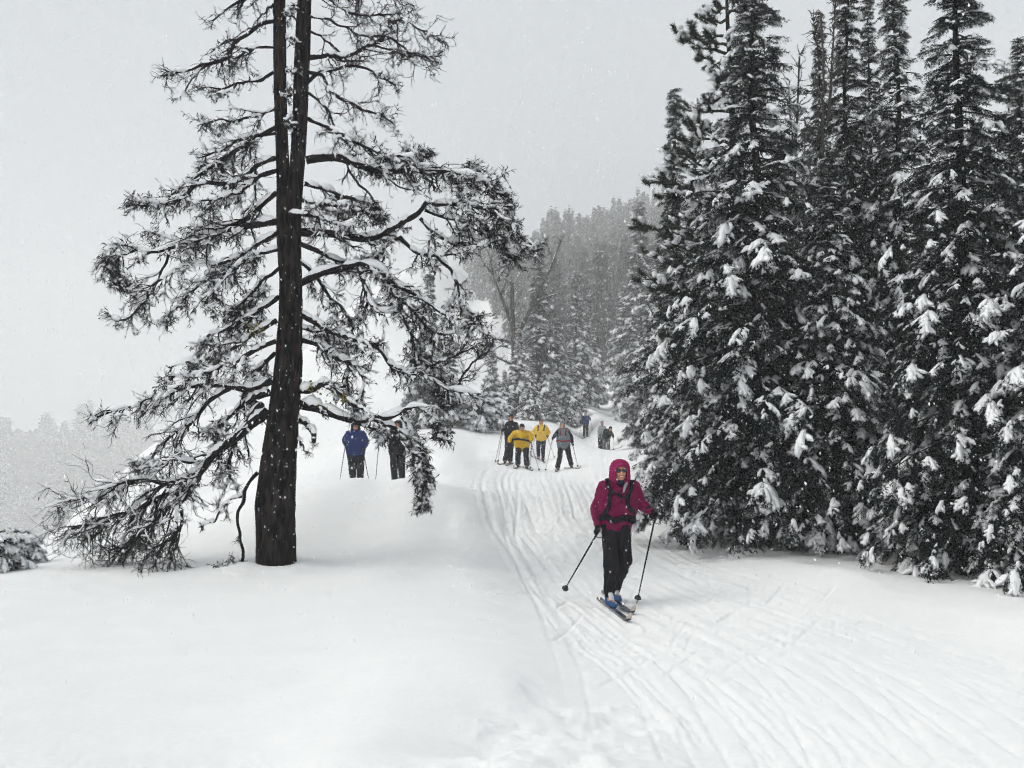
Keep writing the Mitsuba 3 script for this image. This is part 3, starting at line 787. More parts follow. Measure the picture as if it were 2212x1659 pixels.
def limb(pts, r0, r1=.012, tuft=.8, sec=9, seclen=.55, snow=.7, grav=.10, depth=None, lichen=0, side=None, fan=0.0, curl=.25):
    """One main limb: pts as (column, row[, depth]); all it carries are its sub-parts."""
    n = len(pts)
    r0, r1 = r0 * .82, r1 * .8
    dz = depth if depth is not None else _p.uniform(-.5, .7)
    P = np.array([tp(q[0], q[1], q[2] if len(q) > 2 else dz * (i / max(1, n - 1)) ** 1.2) for i, q in enumerate(pts)])
    c = curve(P, 30)
    t = np.linspace(0, 1, 30)
    amp = np.clip(t * 4, 0, 1)[:, None] * .022
    c = c + amp * (np.stack([meshkit.noise(np.c_[t * 9, 0 * t + i * 5.1 + pts[0][1], 0 * t], i) - .5 for i in range(3)], -1)) * 2
    Lt = np.linalg.norm(np.diff(c, axis=0), axis=1).sum()
    rad = r1 + (r0 - r1) * (1 - t) ** 0.85
    rad = rad * (1 + .3 * (meshkit.noise(np.c_[t * 14, t * 0 + pts[0][0], t * 0], 5) - .5))
    wood, tufts, snowm = Mesh(), Mesh(), Mesh()
    wood.add(*tubes(c, rad, 8))
    T = unit(np.gradient(c, axis=0))
    # secondary branches
    n2 = max(3, int(1.3 * sec * Lt))
    s = np.sort(_p.uniform(.10, 1.0, n2) ** .85)
    s[-2:] = 1.0
    i = np.minimum((s * 29).astype(int), 28)
    b, tt = c[i], T[i]
    lat = unit(np.cross(tt, [0, 0, 1.0])) * _p.choice([-1, 1], n2)[:, None]
    flat = _p.uniform(0.2, 1.0, n2)[:, None]
    d = tt * _p.uniform(.5, 1.2, n2)[:, None] + lat * flat * .8 + np.array([0, 0, 1.0]) * _p.normal(-.20 - fan, .36, n2)[:, None]
    if side is not None:
        d += np.asarray(side)
    L2 = seclen * (1.15 - .65 * s) * _p.uniform(.45, 1.35, n2)
    sec_p = walk(b, d, L2, 9, grav, .20, curl * .5)
    r2 = np.linspace(1, .35, 9)[None] * (rad[i] * .35 + .004)[:, None]
    r2 = np.minimum(r2, .0115)
    wood.add(*tubes(sec_p, r2, 4))
    # twigs
    n3 = int(n2 * 8.5)
    j, m = _p.integers(0, n2, n3), _p.integers(2, 9, n3)
    b3 = sec_p[j, m]
    t3 = unit(sec_p[j, m] - sec_p[j, m - 1])
    d3 = t3 * _p.uniform(.3, 1.1, n3)[:, None] + _p.normal(0, .6, (n3, 3)) - np.array([0, 0, .10 + fan * .6])
    L3 = (.07 + .30 * L2[j] * _p.uniform(.3, 1.5, n3))
    tw = walk(b3, d3, L3, 6, grav * .7, .26, curl)
    wood.add(*tubes(tw, np.linspace(.0052, .0024, 6)[None] * np.ones((n3, 1)), 3))
    # tufts: hanging rags of lichen and needles
    nt = int(n3 * 1.5 * tuft + n2 * 3.5 * tuft)
    if nt > 3:
        u = _p.random(nt) < .62
        ja, ma, jb, mb = _p.integers(0, n3, nt), _p.integers(1, 6, nt), _p.integers(0, n2, nt), _p.integers(1, 9, nt)
        b4 = np.where(u[:, None], tw[ja, ma], sec_p[jb, mb])
        t4 = unit(np.where(u[:, None], tw[ja, ma] - tw[ja, ma - 1], sec_p[jb, mb] - sec_p[jb, mb - 1]))
        for _ in range(2):
            d4 = unit(t4 * _p.uniform(.2, 1.0, nt)[:, None] + _p.normal(0, .45, (nt, 3)) - np.array([0, 0, .45]))
            l4 = _p.uniform(.035, .105, nt)[:, None] * (.6 + .5 * min(1, tuft))
            w4 = unit(np.cross(d4, _p.normal(size=(nt, 3)))) * _p.uniform(.0035, .0095, nt)[:, None]
            kink = _p.normal(0, .012, (nt, 3)) + [0, 0, .006]
            mid = b4 + d4 * l4 * .5 + kink
            v = np.stack([b4 - w4 * .35, b4 + w4 * .35, mid + w4, mid - w4, b4 + d4 * l4], 1).reshape(-1, 3)
            f = np.array([[0, 1, 2], [0, 2, 3], [3, 2, 4]])[None] + 5 * np.arange(nt)[:, None, None]
            tufts.add(v, f.reshape(-1, 3))
    # snow on the limb
    if snow > 0:
        segs, rr = [], []
        a = 0.02
        while a < .93:
            l = _p.uniform(.07, .26)
            if _p.random() < snow:
                q = np.clip(np.linspace(a, min(.98, a + l), 8), 0, .999) * 29
                q0 = q.astype(int)
                fr = (q - q0)[:, None]
                line = c[q0] * (1 - fr) + c[np.minimum(q0 + 1, 29)] * fr
                slope = abs(T[q0, 2]).mean()
                R = np.interp(q / 29, t, rad)
                h = (R * .75 + .020 + .024 * _p.random()) * (1 - .55 * slope)
                e = np.sqrt(np.clip(np.sin(np.linspace(0.02, .98, 8) * np.pi), 0, 1)) * (1 + .35 * _p.normal(0, .4, 8).clip(-1, 1))
                line[:, 2] += R * .72 + h * .30 * e
                segs.append(line)
                rr.append(h * e + .001)
            a += l * _p.uniform(.85, 1.1)
        if segs:
            snowm.add(*tubes(np.array(segs), np.array(rr), 7))
        ok = np.flatnonzero((_p.random(n2) < snow * .9) & (np.abs(unit(sec_p[:, 8] - sec_p[:, 0])[:, 2]) < .8))
        if len(ok):
            a = _p.integers(0, 4, len(ok))
            line = np.stack([sec_p[ok, np.minimum(a + w, 8)] for w in range(5)], 1)
            R = _p.uniform(.014, .034, len(ok))[:, None] * np.array([.15, .8, 1.0, .85, .1])
            line[..., 2] += r2[ok][:, :5] + R * .5
            snowm.add(*tubes(line, R, 5))
        j = np.flatnonzero(_p.random(n3) < .30 * snow)
        if len(j):
            line = tw[j, :5].copy()
            R = _p.uniform(.007, .013, len(j))[:, None] * np.array([.2, 1, 1, .9, .1])
            line[..., 2] += .004 + R * .6
            snowm.add(*tubes(line, R, 4))
        nc = int(n3 * .24 * snow * (0.4 + tuft))
        if nc > 2:
            j = _p.integers(0, n3, nc)
            C = tw[j, 2] + [0, 0, .008]
            snowm.add(*lumps(C, unit(tw[j, 4] - tw[j, 1]) * [1, 1, .5], _p.uniform(.03, .085, nc), _p.uniform(.014, .036, nc), _p.uniform(.014, .034, nc), DOME_LOW))
    k = put('limb', wood.get(), 'twig_mat', PINE, smooth=True)
    if tufts.n:
        put('needle_tufts', tufts.get(), 'tuft_mat', k)
        say(k + '__needle_tufts', kind='stuff')
    if snowm.n:
        say(put('snow', snowm.get(), 'snow_mat', k, smooth=True), kind='stuff')
    if lichen:
        q = c[_p.integers(4, 20, lichen)] + _p.normal(0, .02, (lichen, 3)) + [0, 0, .02]
        m = Mesh()
        for z in q:
            n = 26
            C = z + _p.normal(0, .035, (n, 3))
            m.add(*lumps(C, _p.normal(size=(n, 3)), _p.uniform(.012, .03, n), _p.uniform(.008, .02, n), _p.uniform(.01, .025, n), DOME_LOW))
        say(put('lichen', m.get(), 'lichen_mat', k), kind='stuff')
    return k


DRY = dict(tuft=.16, snow=.22, sec=7, seclen=.42, grav=.04)
# left side, from the top
limb([(1030, -120), (960, -60), (860, -30), (760, 10), (700, 20)], .035, **DRY)
limb([(1030, 10), (985, 25), (950, 60), (930, 68)], .018, **DRY)
limb([(1010, 92), (960, 100), (890, 150), (830, 185), (800, 235), (720, 265), (620, 290), (515, 305)], .034, **{**DRY, 'sec': 9})
limb([(1008, 205), (900, 208), (830, 240), (740, 250), (640, 330), (600, 380)], .022, **{**DRY, 'sec': 10})
limb([(1008, 310), (960, 338), (850, 355), (780, 375), (700, 372)], .028, **DRY)
limb([(850, 358), (840, 385), (800, 415), (775, 420)], .016, tuft=.7, snow=.5, sec=7, seclen=.2)
MID = dict(tuft=.85, sec=10.0, seclen=.42)
limb([(1018, 470), (930, 510), (850, 535), (740, 560)], .026, **MID)
limb([(1018, 550), (960, 570), (880, 612), (800, 655), (720, 692), (600, 750), (520, 800), (450, 822)], .045, **MID)
limb([(1015, 575), (900, 585), (800, 610), (700, 640), (640, 640)], .028, **{**MID, 'tuft': .4})
limb([(1018, 680), (930, 720), (890, 755), (800, 800), (720, 800), (660, 850), (560, 890), (440, 895)], .05, **MID)
limb([(1025, 735), (960, 770), (880, 840), (800, 880), (740, 900)], .04, depth=-.5, **MID)
limb([(1020, 830), (950, 880), (870, 930), (760, 960), (640, 990), (560, 1000), (400, 950)], .042, **{**MID, 'tuft': .6})
limb([(1030, 955), (900, 970), (780, 1000), (680, 1030), (560, 1065), (420, 1075), (320, 1060), (255, 1115)], .055, snow=.95, **{**MID, 'seclen': .55})
limb([(420, 1075), (340, 1090), (280, 1130), (300, 1190)], .02, tuft=1.1, sec=20, seclen=.35)
limb([(560, 1065), (530, 1150), (470, 1240), (400, 1330), (350, 1365), (260, 1345)], .022, **{**MID, 'tuft': .5})
limb([(1030, 1000), (960, 1040), (880, 1090), (780, 1160), (700, 1215), (600, 1290), (540, 1350)], .035, snow=.9, **MID)
limb([(880, 1090), (780, 1140), (660, 1150), (520, 1240), (420, 1290)], .024, **{**MID, 'tuft': .5})
limb([(1040, 1070), (960, 1100), (860, 1170), (800, 1250), (760, 1330)], .04, depth=-.5, snow=1.0, **{**MID, 'tuft': 1.2, 'sec': 15})
limb([(1040, 1150), (960, 1200), (880, 1260), (800, 1330), (770, 1400)], .035, depth=.6, **{**MID, 'tuft': 1.2, 'sec': 15})
limb([(1030, 1280), (960, 1320), (860, 1372), (760, 1410), (690, 1430), (620, 1500)], .04, **MID)
limb([(1022, 1380), (950, 1420), (850, 1490), (750, 1530), (650, 1560), (545, 1575)], .045, lichen=3, **MID)
limb([(1018, 1470), (940, 1510), (850, 1570), (720, 1620), (640, 1640)], .045, depth=-.6, **MID)
limb([(1015, 1520), (930, 1590), (880, 1650), (850, 1720)], .04, depth=.5, **{**MID, 'tuft': 1.1})
LOW = dict(tuft=.40, sec=10, seclen=.55, snow=1.0, grav=.14)
limb([(1000, 1640), (880, 1676), (820, 1668), (640, 1672), (540, 1692), (480, 1722), (380, 1758), (250, 1800)], .060, **LOW)
limb([(820, 1672), (740, 1720), (680, 1790), (560, 1880), (480, 1960), (410, 1985)], .040, **LOW)
limb([(990, 1690), (900, 1720), (830, 1770), (760, 1830), (690, 1850)], .060, depth=.3, **{**LOW, 'tuft': .9})
FANS = dict(tuft=.12, sec=20, seclen=.95, snow=.22, grav=.10, fan=.18, curl=.1)
limb([(985, 1770), (900, 1840), (800, 1930), (720, 2010), (690, 2060), (640, 2140), (610, 2200), (618, 2280)], .085, tuft=.5, sec=9, seclen=.5, snow=1.0, depth=-.2)
limb([(720, 2010), (620, 2060), (540, 2085), (450, 2060), (400, 2068), (340, 2090), (290, 2130), (180, 2150)], .040, snow=1.0, side=(-.35, 0, -.1), **{k: v for k, v in FANS.items() if k != 'snow'})
limb([(690, 2060), (600, 2110), (500, 2150), (400, 2200), (280, 2230), (95, 2275)], .040, side=(-.4, 0, -.15), **FANS)
limb([(650, 2130), (560, 2180), (480, 2240), (400, 2300), (330, 2350), (240, 2385)], .035, side=(-.3, 0, -.3), **FANS)
limb([(720, 2010), (640, 1990), (560, 1990), (480, 2020)], .035, side=(-.3, 0, -.1), snow=1.0, tuft=.3, sec=14, seclen=.6)
limb([(612, 2200), (620, 2260), (600, 2310), (550, 2350)], .028, side=(-.1, 0, -.4), **FANS)
limb([(960, 1740), (900, 1790), (850, 1860), (800, 1960), (770, 2110)], .05, depth=.4, **{**LOW, 'sec': 8})
limb([(940, 2035), (905, 2080), (872, 2170), (858, 2240), (880, 2330), (893, 2420)], .030, r1=.022, tuft=.05, sec=1.5, seclen=.2, snow=.1, depth=-.15)
limb([(872, 2140), (830, 2150), (790, 2190), (770, 2230), (720, 2258)], .018, tuft=.2, sec=7, seclen=.22, snow=.35, depth=-.15)
limb([(900, 2420), (880, 2415), (840, 2425), (815, 2440)], .02, tuft=.6, sec=22, seclen=.16, snow=.2, depth=-.3, grav=-.05)
# right side, from the top
limb([(1150, -160), (1260, -140), (1380, -60), (1480, -60), (1600, -20)], .04, **{**DRY, 'sec': 10, 'seclen': .55})
limb([(1158, -20), (1230, -10), (1300, 20), (1400, 40), (1540, 12)], .024, **{**DRY, 'sec': 11})
limb([(1158, 72), (1250, 78), (1330, 112), (1420, 122), (1500, 60)], .024, **{**DRY, 'sec': 9})
limb([(1158, 132), (1230, 155), (1290, 208), (1320, 232)], .022, **DRY)
limb([(1158, 248), (1250, 238), (1340, 225), (1400, 190), (1450, 150), (1500, 95)], .046, r1=.016, **{**DRY, 'sec': 8, 'seclen': .6, 'snow': .45})
limb([(1440, 155), (1500, 145), (1570, 185), (1640, 175), (1700, 170)], .02, **{**DRY, 'sec': 12})
limb([(1500, 97), (1560, 90), (1620, 115), (1680, 150), (1715, 160)], .02, **{**DRY, 'sec': 12})
limb([(1410, 190), (1500, 222), (1580, 255), (1640, 270), (1685, 292)], .018, **{**DRY, 'sec': 8})
limb([(1150, 360), (1210, 310), (1290, 285), (1350, 272), (1440, 300), (1530, 355)], .034, **{**DRY, 'sec': 9, 'snow': .5})
limb([(1158, 312), (1220, 332), (1260, 400), (1330, 440), (1420, 480), (1530, 530)], .032, **{**DRY, 'sec': 10, 'snow': .5})
limb([(1158, 400), (1230, 460), (1262, 530), (1300, 580), (1350, 622)], .024, **DRY)
limb([(1155, 512), (1240, 552), (1310, 590), (1400, 640), (1480, 680), (1570, 700), (1640, 702)], .042, snow=.9, **MID)
limb([(1150, 690), (1300, 680), (1380, 710), (1480, 740), (1600, 732), (1750, 740), (1880, 770), (2000, 840), (2040, 870)], .075, snow=.85, **{**MID, 'tuft': 1.1, 'sec': 14, 'seclen': .5})
limb([(1540, 710), (1580, 660), (1600, 630), (1640, 638)], .022, tuft=1.0, sec=14, seclen=.22, grav=-.06)
limb([(1850, 760), (1860, 715), (1875, 700)], .016, tuft=1.2, sec=20, seclen=.15, grav=-.06)
limb([(1330, 730), (1370, 790), (1430, 850), (1450, 910), (1440, 960)], .022, r1=.008, tuft=.12, sec=4, seclen=.2, snow=.1)
limb([(1140, 790), (1230, 810), (1330, 840), (1420, 870), (1440, 900)], .04, depth=.5, **{**MID, 'tuft': 1.1, 'sec': 13})
limb([(1130, 860), (1220, 890), (1320, 900), (1400, 930)], .04, depth=-.3, **{**MID, 'tuft': 1.1, 'sec': 13})
limb([(1060, 925), (1180, 935), (1260, 970), (1340, 1000), (1420, 990)], .040, depth=-.7, **{**MID, 'snow': 1.0, 'tuft': .5})
limb([(1130, 1000), (1300, 1015), (1480, 1018), (1540, 990), (1620, 940), (1680, 885)], .072, r1=.045, snow=.9, depth=-.2, **{**MID, 'sec': 6})
limb([(1680, 885), (1780, 878), (1900, 900), (2000, 960), (2060, 1020), (2125, 1080)], .040, snow=.8, depth=-.25, **{**MID, 'tuft': 1.1, 'sec': 17})
limb([(1660, 905), (1760, 940), (1880, 960), (1980, 1020), (2050, 1100)], .03, depth=.2, **{**MID, 'tuft': 1.1, 'sec': 15})
limb([(1640, 940), (1700, 1000), (1780, 1040), (1880, 1050), (1960, 1030)], .032, snow=.8, depth=.1, **{**MID, 'sec': 8})
limb([(1550, 1020), (1590, 1060), (1650, 1095), (1720, 1105), (1830, 1085), (1950, 1040)], .036, snow=.9, depth=-.1, **{**MID, 'sec': 5})
limb([(1710, 1105), (1770, 1170), (1800, 1250), (1830, 1310), (1900, 1335)], .03, **{**MID, 'sec': 9})
limb([(1560, 1020), (1490, 1050), (1450, 1110), (1470, 1200), (1520, 1260)], .03, **{**MID, 'sec': 11})
limb([(1120, 1222), (1210, 1182), (1300, 1152), (1370, 1132), (1450, 1150), (1550, 1232), (1650, 1285), (1750, 1360), (1860, 1385)], .066, snow=.95, depth=-.1, **{**MID, 'sec': 8})
limb([(1370, 1150), (1400, 1220), (1420, 1290), (1470, 1332), (1560, 1345), (1640, 1402)], .042, snow=.9, **{**MID, 'sec': 8})
limb([(1420, 1270), (1390, 1340), (1350, 1400)], .022, snow=.8, tuft=.3, sec=8, seclen=.3)
limb([(1450, 1160), (1560, 1270), (1640, 1380), (1720, 1440), (1830, 1420), (1920, 1430)], .03, **MID)
limb([(1120, 1050), (1200, 1080), (1280, 1110), (1350, 1100), (1420, 1060)], .045, depth=.6, **{**MID, 'tuft': 1.2, 'sec': 14})
limb([(1110, 1120), (1180, 1180), (1240, 1270), (1300, 1330), (1330, 1400)], .035, depth=.5, **MID)
limb([(1120, 1350), (1210, 1400), (1310, 1452), (1400, 1480), (1450, 1520)], .055, snow=1.0, depth=-.3, **{**MID, 'tuft': 1.1, 'sec': 13})
limb([(1122, 1410), (1190, 1440), (1260, 1490), (1300, 1500)], .03, snow=.9, **{**MID, 'tuft': .4})
limb([(1118, 1462), (1200, 1482), (1280, 1540), (1350, 1560), (1390, 1600), (1400, 1680), (1370, 1740)], .055, snow=.9, depth=-.2, **{**MID, 'tuft': .45})
limb([(1390, 1480), (1470, 1510), (1510, 1570), (1560, 1602), (1660, 1620), (1700, 1650), (1800, 1680), (1900, 1700)], .045, snow=1.0, depth=-.1, **{**MID, 'tuft': .5})
limb([(1660, 1620), (1720, 1560), (1790, 1540), (1850, 1480)], .02, tuft=.35, sec=16, seclen=.4, grav=-.12, snow=.3)
limb([(1800, 1680), (1830, 1600), (1880, 1540), (1930, 1490)], .02, tuft=.15, sec=18, seclen=.45, grav=-.14, snow=.25)
limb([(1560, 1345), (1600, 1450), (1640, 1540), (1720, 1600), (1760, 1700)], .03, **{**MID, 'tuft': 1.1, 'sec': 15})
limb([(1300, 1500), (1330, 1580), (1310, 1660), (1330, 1720)], .03, depth=.3, **MID)
limb([(1110, 1680), (1180, 1680), (1245, 1655), (1290, 1690), (1380, 1750), (1450, 1800)], .058, snow=1.0, depth=-.4, lichen=4, **{**MID, 'tuft': .4, 'sec': 6})
limb([(1120, 1742), (1220, 1765), (1310, 1800), (1420, 1808), (1520, 1792), (1630, 1752), (1710, 1762)], .085, snow=1.0, depth=-.3, lichen=4, **{**MID, 'sec': 3, 'seclen': .22, 'tuft': .3})
limb([(1320, 1790), (1400, 1835), (1450, 1850)], .03, snow=.8, tuft=.4, sec=7, seclen=.2)
limb([(1450, 1808), (1530, 1840), (1600, 1900), (1640, 1960), (1660, 2050), (1665, 2170)], .04, snow=1.0, depth=-.3, tuft=1.3, sec=26, seclen=.24, grav=.18)
limb([(1560, 1795), (1610, 1870), (1635, 1960), (1650, 2060)], .032, snow=1.0, depth=-.35, tuft=1.2, sec=24, seclen=.22, grav=.2)
limb([(1630, 1752), (1700, 1800), (1730, 1850), (1740, 1870)], .026, tuft=1.1, sec=22, seclen=.3)
limb([(1480, 1810), (1480, 1850), (1465, 1890)], .024, tuft=.9, sec=16, seclen=.2, snow=1.0)
limb([(1105, 1810), (1160, 1830), (1185, 1870), (1190, 1905)], .052, r1=.04, tuft=.05, sec=2, seclen=.15, snow=1.0, depth=-.2)
limb([(1105, 1880), (1130, 1910), (1150, 1940)], .02, r1=.01, tuft=.1, sec=5, seclen=.15, snow=.2, depth=-.15)
for a in [[(1055, 60), (1080, 45), (1110, 35)], [(1055, 170), (1075, 165), (1105, 180)], [(1055, 315), (1080, 312), (1105, 322)], [(1108, 90), (1085, 70), (1066, 66)], [(1050, 430), (1075, 420), (1100, 400)], [(1055, 520), (1075, 530), (1095, 560)], [(1095, 480), (1078, 500), (1062, 540)]]:
    limb(a, .016, tuft=.4, snow=.4, sec=14, seclen=.16, depth=-.1)
# ------------------------------------------------------------------ dead snags
def snag(x, D, label, trunk, limbs, r0, twigs, snow=.7, sink=.3):
    """trunk and limbs are surveyed on the photo (survey copy); all stands at distance D."""
    key = say(numbered('dead_snag'), label, 'dead tree')
    P = np.array([at(a, b, D) for a, b in trunk])
    P[0, 2] = ground1(P[0, 0], D) - sink
    c = curve(P, 26)
    V, F = tubes(c, np.linspace(r0, r0 * .45, 26), 9)
    put('trunk', trimesh.Trimesh(V, F, process=False), 'snag_mat', key, smooth=True)
    for lb in [(trunk[1:], 0)] + limbs:
        q, r = lb
        n = len(q)
        off = _p.uniform(-.6, .6)
        c2 = curve(np.array([at(a, b, D) + [0, off * i / n, 0] for i, (a, b) in enumerate(q)]), 18)
        wood, sn = Mesh(), Mesh()
        if r:
            wood.add(*tubes(c2, np.linspace(r, r * .3, 18), 7))
        T = unit(np.gradient(c2, axis=0))
        Lt = np.linalg.norm(np.diff(c2, axis=0), axis=1).sum()
        m = max(4, int(twigs * Lt))
        i = _p.integers(2, 18, m)
        tw = walk(c2[i], T[i] * .6 + _p.normal(0, .7, (m, 3)), _p.uniform(.25, .9, m) * (D / 60) ** .8, 6, .03, .22)
        wood.add(*tubes(tw, np.linspace(.022, .010, 6)[None] * np.ones((m, 1)) * (D / 60) ** .6, 3))
        k = put('limb', wood.get(), 'snag_mat', key, smooth=True)
        if snow and r:
            line = c2[::2].copy()
            R = r * .5 * (.4 + .6 * _p.random(len(line)))
            R[[0, -1]] *= .2
            line[:, 2] += r * .55
            sn.add(*tubes(line, R, 6))
            say(put('snow', sn.get(), 'snow_mat', k, smooth=True), kind='stuff')
    return key


snag(1110, 67, 'grey forked dead snag with a broken top behind the waiting group', [(1112, 905), (1112, 800), (1108, 700), (1106, 610)],
     [([(1120, 720), (1150, 660), (1175, 610), (1195, 565), (1213, 517)], .15), ([(1195, 565), (1185, 540), (1178, 520)], .05), ([(1130, 690), (1165, 690), (1195, 670)], .07), ([(1082, 640), (1095, 600), (1100, 570)], .05), ([(1065, 590), (1045, 570), (1035, 545)], .05), ([(1110, 830), (1075, 850), (1040, 890)], .09), ([(1150, 660), (1185, 640), (1210, 632)], .09), ([(1105, 700), (1082, 640), (1065, 590), (1058, 560)], .12),
      ([(1100, 740), (1060, 730), (1020, 735)], .10), ([(1112, 790), (1080, 775), (1055, 760)], .10), ([(1175, 610), (1165, 560), (1168, 535)], .07), ([(1118, 760), (1150, 730), (1185, 720)], .09)], .26, 14)
snag(1725, 17.4, 'thin bare snag top standing between two dark firs against the sky', [(1712, 1150), (1715, 600), (1716, 420), (1722, 250), (1727, 122)],
     [([(1718, 330), (1702, 270), (1694, 190)], .018), ([(1720, 300), (1735, 285), (1745, 280)], .012), ([(1717, 380), (1700, 355), (1690, 350)], .014), ([(1722, 240), (1712, 215), (1706, 195)], .010)], .035, 30, snow=0)
snag(1783, 17.0, 'bare forked leader with short ragged twigs rising above the firs', [(1778, 1150), (1779, 500), (1777, 300), (1778, 130), (1772, 25)],
     [([(1790, 260), (1796, 150), (1800, 60), (1803, 5)], .030), ([(1778, 220), (1762, 200), (1752, 190)], .014), ([(1778, 300), (1760, 280), (1748, 268)], .014), ([(1797, 160), (1812, 150), (1822, 138)], .014), ([(1779, 350), (1800, 330), (1815, 322)], .014)], .04, 40, snow=0)
# ------------------------------------------------------------------ skiers
M3 = manifold3d.Manifold


def ball(p, r, n=20):
    return M3.sphere(r, n).translate([float(a) for a in p])


def bone(*pr, n=20):
    """Hull of spheres given as (point, radius)."""
    return M3.batch_hull([ball(p, r, n) for p, r in pr])


def join(parts):
    return M3.batch_boolean(parts, manifold3d.OpType.Add)


def skin_of(m, edge, smooth=8, lump=0.0, freq=14.0, seed=0):
    """A Manifold as one smooth mesh, edges about "edge" long, with cloth folds of depth "lump"."""
    m = m.refine_to_length(edge)
    a = m.to_mesh()
    t = trimesh.Trimesh(a.vert_properties[:, :3], a.tri_verts, process=True)
    if smooth:
        trimesh.smoothing.filter_taubin(t, lamb=.5, nu=.53, iterations=smooth)
    if lump:
        v = np.array(t.vertices)
        q = v * freq * [1, 1, .55]
        k = meshkit.fbm(q, 3, seed) - .5
        fold = np.abs(meshkit.noise(v * freq * [1.3, 1.3, .8] + 7, seed + 4) - .5) - .25
        t.vertices = v + t.vertex_normals * (lump * (1.2 * k - 1.0 * fold))[:, None]
    return t


def ribbon(base, pts, w, th, lift=.004):
    """A strap laid on the surface of the mesh base along pts."""
    c = curve(pts, 22)
    _, idx = cKDTree(base.vertices).query(c, k=6)
    q = base.vertices[idx].mean(1)
    n = unit(base.vertex_normals[idx].mean(1))
    for _ in range(2):
        n[1:-1] = unit(n[:-2] + n[1:-1] * 2 + n[2:])
        q[1:-1] = (q[:-2] + 2 * q[1:-1] + q[2:]) / 4
    t = unit(np.gradient(q, axis=0))
    s = unit(np.cross(n, t))
    q = q + n * lift
    ring = np.stack([q - s * w / 2 - n * .012, q - s * w / 2 + n * th * .7, q - s * w / 4 + n * th, q + s * w / 4 + n * th, q + s * w / 2 + n * th * .7, q + s * w / 2 - n * .012], 1)
    k = len(q)
    i = np.arange(k * 6).reshape(k, 6)
    a, b, c_, d = i[:-1], np.roll(i, -1, 1)[:-1], np.roll(i, -1, 1)[1:], i[1:]
    F = np.vstack([np.stack([a, b, c_], -1).reshape(-1, 3), np.stack([a, c_, d], -1).reshape(-1, 3), [[0, 2, 1], [0, 3, 2], [0, 4, 3], [0, 5, 4]], np.array([[0, 1, 2], [0, 2, 3], [0, 3, 4], [0, 4, 5]]) + (k - 1) * 6])
    return trimesh.Trimesh(ring.reshape(-1, 3), F, process=False)


def grip_hand(c, axis, wrist, r=.012, pole_r=.016):
    """A hand closed round a grip: palm, four bent fingers of unequal length, a thumb from the side of the palm."""
    c, a = np.asarray(c, float), unit(np.asarray(axis, float))
    e1 = np.asarray(wrist, float) - c
    e1 = unit(e1 - a * (e1 @ a))
    e2 = np.cross(a, e1)
    R = pole_r + r * .9
    at_ = lambda th, o, k=1.0: c + R * k * (math.cos(th) * e1 + math.sin(th) * e2) + a * o
    parts = [bone((at_(.25, -.034, 1.5), r * 1.25), (at_(.25, .034, 1.5), r * 1.3), (at_(-.35, -.028, 1.7), r * 1.3), (at_(-.35, .03, 1.8), r * 1.35), (wrist, r * 2.3), n=14)]
    for j, o in enumerate((-.036, -.0125, .0115, .034)):
        ln = (.86, .97, 1.0, .93)[j]
        th = [.35, 1.15 * ln + .1, 2.1 * ln + .1, 2.95 * ln]
        p = [at_(th[0], o, 1.35), at_(th[1], o, 1.25), at_(th[2], o, 1.1), at_(th[3], o, 1.05)]
        for u in range(3):
            parts.append(bone((p[u], r * (1 - .06 * u) * ln), (p[u + 1], r * (.95 - .07 * u) * ln), n=12))
    p = [at_(-.5, .036, 1.7), at_(-1.25, .05, 1.35), at_(-2.1, .05, 1.15)]
    parts += [bone((p[0], r * 1.25), (p[1], r * 1.08), n=12), bone((p[1], r * 1.08), (p[2], r * .9), n=12)]
    return join(parts)


def open_hand(c, axis, wrist, r=.012):
    """A relaxed, slightly curled hand pointing along axis."""
    c, w = np.asarray(c, float), np.asarray(wrist, float)
    d = unit(np.asarray(axis, float))
    s = unit(np.cross(d, [.2, 1, .1]))
    n = np.cross(d, s)
    parts = [bone((w, r * 2.1), (c - s * .032, r * 1.2), (c + s * .032, r * 1.2), n=14)]
    for o, ln in ((-.033, .8), (-.011, .95), (.011, 1.0), (.033, .92)):
        p0 = c + s * o
        p1 = p0 + d * .035 * ln - n * .008
        p2 = p1 + d * .026 * ln - n * .016
        p3 = p2 + d * .015 * ln - n * .018
        parts += [bone((p0, r), (p1, r * .95), n=12), bone((p1, r * .95), (p2, r * .9), n=12), bone((p2, r * .9), (p3, r * .8), n=12)]
    q0 = w * .45 + c * .55 + s * .034
    q1 = q0 + s * .026 + d * .026 - n * .008
    q2 = q1 + d * .028 - n * .01 + s * .004
    parts += [bone((q0, r * 1.3), (q1, r * 1.05), n=12), bone((q1, r * 1.05), (q2, r * .88), n=12)]
    return join(parts)


